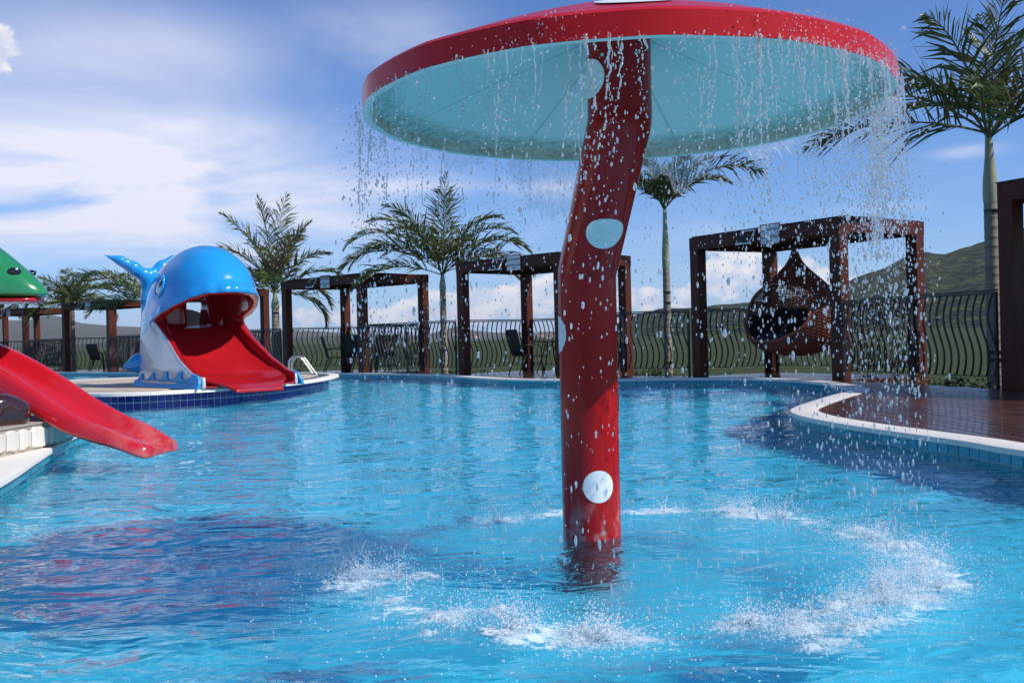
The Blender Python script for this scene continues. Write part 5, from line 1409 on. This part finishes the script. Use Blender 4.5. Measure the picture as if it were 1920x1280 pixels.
# azimuth weight of the flow (direction, spread, amount, length); -90 deg is the rim nearest the camera
flow = [(.03, .09, 34, .75), (-.16, .10, 34, .5), (-.45, .12, 30, .5), (-.62, .12, 44, .6), (-.80, .12, 46, .55), (-.95, .08, 50, .5), (-1.08, .08, 56, .45), (-1.2, .1, 34, .7), (-1.31, .06, 46, .75), (-1.46, .08, 24, .4), (-1.66, .10, 24, .45), (-1.85, .08, 40, .5), (-2.05, .1, 30, .5), (-2.2, .12, 22, .6), (-2.45, .1, 24, .5), (-2.7, .1, 24, .5), (-2.95, .08, 24, .6), (3.08, .08, 18, .5), (2.75, .15, 30, .35), (2.4, .2, 20, .3), (1.9, .2, 20, .3), (1.4, .3, 24, .3), (.9, .25, 30, .35), (.5, .2, 36, .45), (.25, .1, 30, .5)]
rnd = random.Random(11); st = MB()
for a0, wa, cnt, ln in flow:
    for s_ in range(max(3, int(cnt/2.6))):
        a = a0+rnd.gauss(0, wa*.8); r_ = CR+rnd.uniform(.0, .02); z_ = rimz+rnd.uniform(-.01, .015); L = ln*(.08+.62*rnd.random()**2.2); n_s = max(6, int(L/.010)); da = rnd.gauss(0, .0015); dr = rnd.uniform(0, .10)
        if rnd.random() < .25: z_ -= rnd.uniform(.03, .25)
        run = []; rad = []; q0 = rnd.uniform(.0014, .0034)
        for j in range(n_s+1):
            f = j/n_s; a += da*.25+rnd.gauss(0, .0026); da += rnd.gauss(0, .0007); zz = z_-L*f
            x_, y_ = ring_pt(a, r_+dr*L*f)
            q = q0*(1-.45*f)*(.55+.75*rnd.random()+.5*math.sin(j*1.3+s_))
            if f > .25 and rnd.random() < .10+.35*f:      # the string breaks up
                if len(run) > 2: st.tube(run, rad, 6)
                run = []; rad = []; C_.append((x_, y_, zz)); S_.append((q0*1.1, q0*1.1, q0*rnd.uniform(1.3, 3)))
                continue
            run.append((x_, y_, zz)); rad.append(max(.0005, q))
            if rnd.random() < .12: qq = rnd.uniform(.001, .0025); C_.append((x_+rnd.gauss(0, .008), y_+rnd.gauss(0, .008), zz)); S_.append((qq, qq, qq*1.6))
        if len(run) > 2: st.tube(run, rad, 6)
        for j in range(int(26*rnd.random())):             # its tail of drops
            zz = z_-L-rnd.expovariate(1/.22)
            if zz < .02: continue
            q = q0*rnd.uniform(.4, 1.15); x_, y_ = ring_pt(a+rnd.gauss(0, .012), r_+dr*L+rnd.gauss(0, .012)); C_.append((x_, y_, zz)); S_.append((q, q, q*rnd.uniform(1.3, 3.5)))
    for s_ in range(int(cnt*7)):     # loose drops
        a = a0+rnd.gauss(0, wa*2.2); r_ = CR+rnd.gauss(.035, .045); z_ = rimz*(1-rnd.random()**1.1) if rnd.random() < .75 else rnd.uniform(.9, 1.8)
        q = (.0009+.0028*rnd.random()**1.8)*(1.0 if rnd.random() < .95 else 1.6); st_ = 1.4+3.6*(1-z_/rimz)*rnd.uniform(.4, 1); x_, y_ = ring_pt(a, r_); C_.append((x_, y_, z_)); S_.append((q, q, q*st_))
for s_ in range(700):          # water beading over the red edge
    a = rnd.choice([-.95, -.7, -1.15, -.5, -1.9])+rnd.gauss(0, .10); q = .0008+.0022*rnd.random()**2; x_, y_ = ring_pt(a, CR+.001-.006*rnd.random()*0); C_.append((x_, y_, rimz+.10*rnd.random()**1.5)); S_.append((q, q, q*1.6))
tag(st.build('water_string', mwd, smooth=True, fix=False), 'thin unbroken strings of water hanging from the mushroom rim', 'water', kind='stuff')
print('drops', len(C_))
# dense fall at the right rim
for s_ in range(900):
    f = rnd.random()**1.7; a = .02+rnd.gauss(0, .07*(1-.4*f)); r_ = CR+.012+rnd.gauss(0, .015)-.03*f; z_ = rimz-.62*f+.01
    q = rnd.uniform(.0015, .0045); x_, y_ = ring_pt(a, r_); C_.append((x_, y_, z_)); S_.append((q, q, q*rnd.uniform(1.2, 3.2)))
C_ = np.array(C_); S_ = np.array(S_)
big_ = S_[:, 0] > .0033
blobs('falling_water', C_[big_], S_[big_], 2, mwd, 'strings and drops of water falling from the rim of the mushroom cap', 'water', .10)
blobs('falling_drops', C_[~big_], S_[~big_], 1, mwd, 'fine loose drops falling all round the mushroom cap', 'water', .08)

# thin unbroken sheets of water at the far rim
mb = MB()
for a0, a1, dep_, sd_ in [(1.50, 2.02, .30, 3), (1.0, 1.38, .20, 5), (.6, .85, .10, 8), (2.15, 2.4, .1, 9)]:
    rr_ = random.Random(sd_); nu = int((a1-a0)/.006); bot = []
    for i in range(nu+1):
        f = i/nu; d_ = dep_*(math.sin(math.pi*f)**.35)*(.62+.5*float(fbm(np.array(f*9.), np.array(sd_*1.), 5, sd_))+.18*math.sin(7*f+sd_)); d_ += .05*dep_*max(0, math.sin(60*f+3*math.sin(9*f))); bot.append(max(.012, d_))
    for sgn in (0,):
        rows = []
        for i in range(nu+1):
            a = a0+(a1-a0)*i/nu; rw = []
            for j in range(29):
                q = j/28; z_ = rimz-.002-bot[i]*q; r_ = CR+.004+.03*q*q+.004*math.sin(22*a+5*q)*q+(.0009*math.sin(210*a+30*q)+.0008*math.sin(160*z_+63*a)+.0007*math.sin(120*z_-97*a)+.002+.003*(q > .95))*sgn
                x_, y_ = ring_pt(a, r_); rw.append((x_, y_, z_))
            rows.append(rw)
        mb.grid(rows)
o = mb.build('water_sheet', msh, smooth=True, fix=False); tag(o, 'thin ragged sheets of water hanging from the far side of the mushroom cap', 'water', kind='stuff')

# splashes: droplets thrown up where the water lands
C_ = []; S_ = []; land = []
cl = []
for a0, wa, cnt, ln in flow:
    for s_ in range(max(2, cnt//9)): cl.append((a0+rnd.gauss(0, wa*1.1), CR+.04+rnd.gauss(0, .06), rnd.uniform(.5, 1.2)*(.5+cnt/90)))
for a, w_ in [(-.45, 1.7), (-.68, 1.9), (-.9, 1.6), (-1.25, .8), (-1.75, 1.3), (-2.0, 1.7), (-2.25, 1.4), (-2.9, 1.5), (-3.05, 1.5), (2.25, 1.1), (.75, 1.6), (.95, 1.5), (.45, 1.0), (.15, 1.4), (-.1, 1.5)]:
    for k in range(3): cl.append((a+rnd.gauss(0, .07), CR+.04+rnd.gauss(0, .07), w_))
for a, r_, w_ in cl:
    x0_, y0_ = ring_pt(a, r_); land.append((x0_, y0_, w_))
    for k in range(int(300*w_)):
        d_ = abs(rnd.gauss(0, .09))+.012*rnd.random(); th = rnd.uniform(0, 6.28); h_ = min(.24, rnd.expovariate(1/(.028*w_)))*max(.15, 1-d_*3)
        q = .0004+.0024*rnd.random()**3; C_.append((x0_+d_*math.cos(th)*1.3, y0_+d_*math.sin(th), .002+h_)); S_.append((q, q, q*rnd.uniform(.8, 1.6)))
    if rnd.random() < .35:      # little crowns and jets
        for k in range(int(16*w_)):
            th = rnd.uniform(0, 6.28); tl = rnd.uniform(.03, .10); hh = rnd.uniform(.04, .13)
            for j in range(7):
                f = j/7; q = .0035*(1-f*.6); C_.append((x0_+tl*f*math.cos(th), y0_+tl*f*math.sin(th), hh*f*(1.6-.6*f))); S_.append((q, q, q*1.5))
for k in range(5200):            # bubbles and drops scattered further out
    a = rnd.uniform(0, 6.28); r_ = CR+rnd.gauss(.08, .30); x_, y_ = ring_pt(a, r_); q = .0005+.0024*rnd.random()**2.5; C_.append((x_, y_, .003+rnd.expovariate(1/.008))); S_.append((q*1.2, q*1.2, q))
C_ = np.array(C_); S_ = np.array(S_); blobs('splash_foam', C_, S_, 1, mfo, 'ring of white splashes where the water lands round the stem', 'water', .12)
# churned mounds of white water
mfm = bpy.data.materials.new('churned_foam'); mfm.use_nodes = True; t = mfm.node_tree; p = t.nodes['Principled BSDF']
oc = N(t, 'ShaderNodeTexCoord').outputs['Object']; fz = N(t, 'ShaderNodeTexNoise', {'Vector': oc, 'Scale': 55, 'Detail': 7, 'Roughness': .75, 'Distortion': .5}).outputs[0]
p.inputs['Base Color'].default_value = (.86, .92, .95, 1); p.inputs['Roughness'].default_value = .3
t.links.new(N(t, 'ShaderNodeBump', {'Height': fz, 'Strength': .8, 'Distance': .012}).outputs[0], p.inputs['Normal'])
at_ = N(t, 'ShaderNodeAttribute', attribute_name='edge').outputs['Fac']; tl_ = N(t, 'ShaderNodeBsdfTranslucent', {'Color': (.86, .92, .95, 1)}); tr_ = N(t, 'ShaderNodeBsdfTransparent')
m1_ = N(t, 'ShaderNodeMixShader', {0: .35, 1: p.outputs[0], 2: tl_.outputs[0]})
al_ = math_n(t, 'MULTIPLY', sstep(t, math_n(t, 'ADD', fz, math_n(t, 'MULTIPLY', at_, .34)), .62, .78), .9)
t.links.new(N(t, 'ShaderNodeMixShader', {0: al_, 1: tr_.outputs[0], 2: m1_.outputs[0]}).outputs[0], t.nodes['Material Output'].inputs[0])
mb = MB(); ed = []
for x0_, y0_, w_ in land:
    if w_ < .55 or rnd.random() < .35: continue
    for k in range(1):
        cx_, cy_ = x0_+rnd.gauss(0, .06), y0_+rnd.gauss(0, .05); rx_ = rnd.uniform(.07, .15)*min(1.3, .6+.4*w_); ry_ = rx_*rnd.uniform(.6, 1); hh_ = rnd.uniform(.006, .028)*min(1.3, w_); ph_ = rnd.uniform(0, 6.28); rows = []
        for i in range(9):
            q = i/8
            rows.append([(cx_+rx_*q*math.cos(an+ph_)*(1+.2*math.sin(3*an)), cy_+ry_*q*math.sin(an+ph_)*(1+.2*math.sin(3*an)), .004+hh_*(1-q*q)**1.5*(1+.9*float(fbm(np.array(cx_*30+q*5*math.cos(an)), np.array(cy_*30+q*5*math.sin(an)), 3, k)))) for an in np.linspace(0, 2*math.pi, 19)[:-1]])
            ed += [1-q]*18
        mb.grid(rows, closed_v=True)
me_ = mb.mesh('churned_foam', mfm, smooth=True, fix=False); at2 = me_.attributes.new('edge', 'FLOAT', 'POINT'); at2.data.foreach_set('value', np.array(ed, np.float32))
o = bpy.data.objects.new('churned_foam', me_); COL.objects.link(o); tag(o, 'low white mounds of churned water in the ring round the stem', 'foam', kind='stuff')
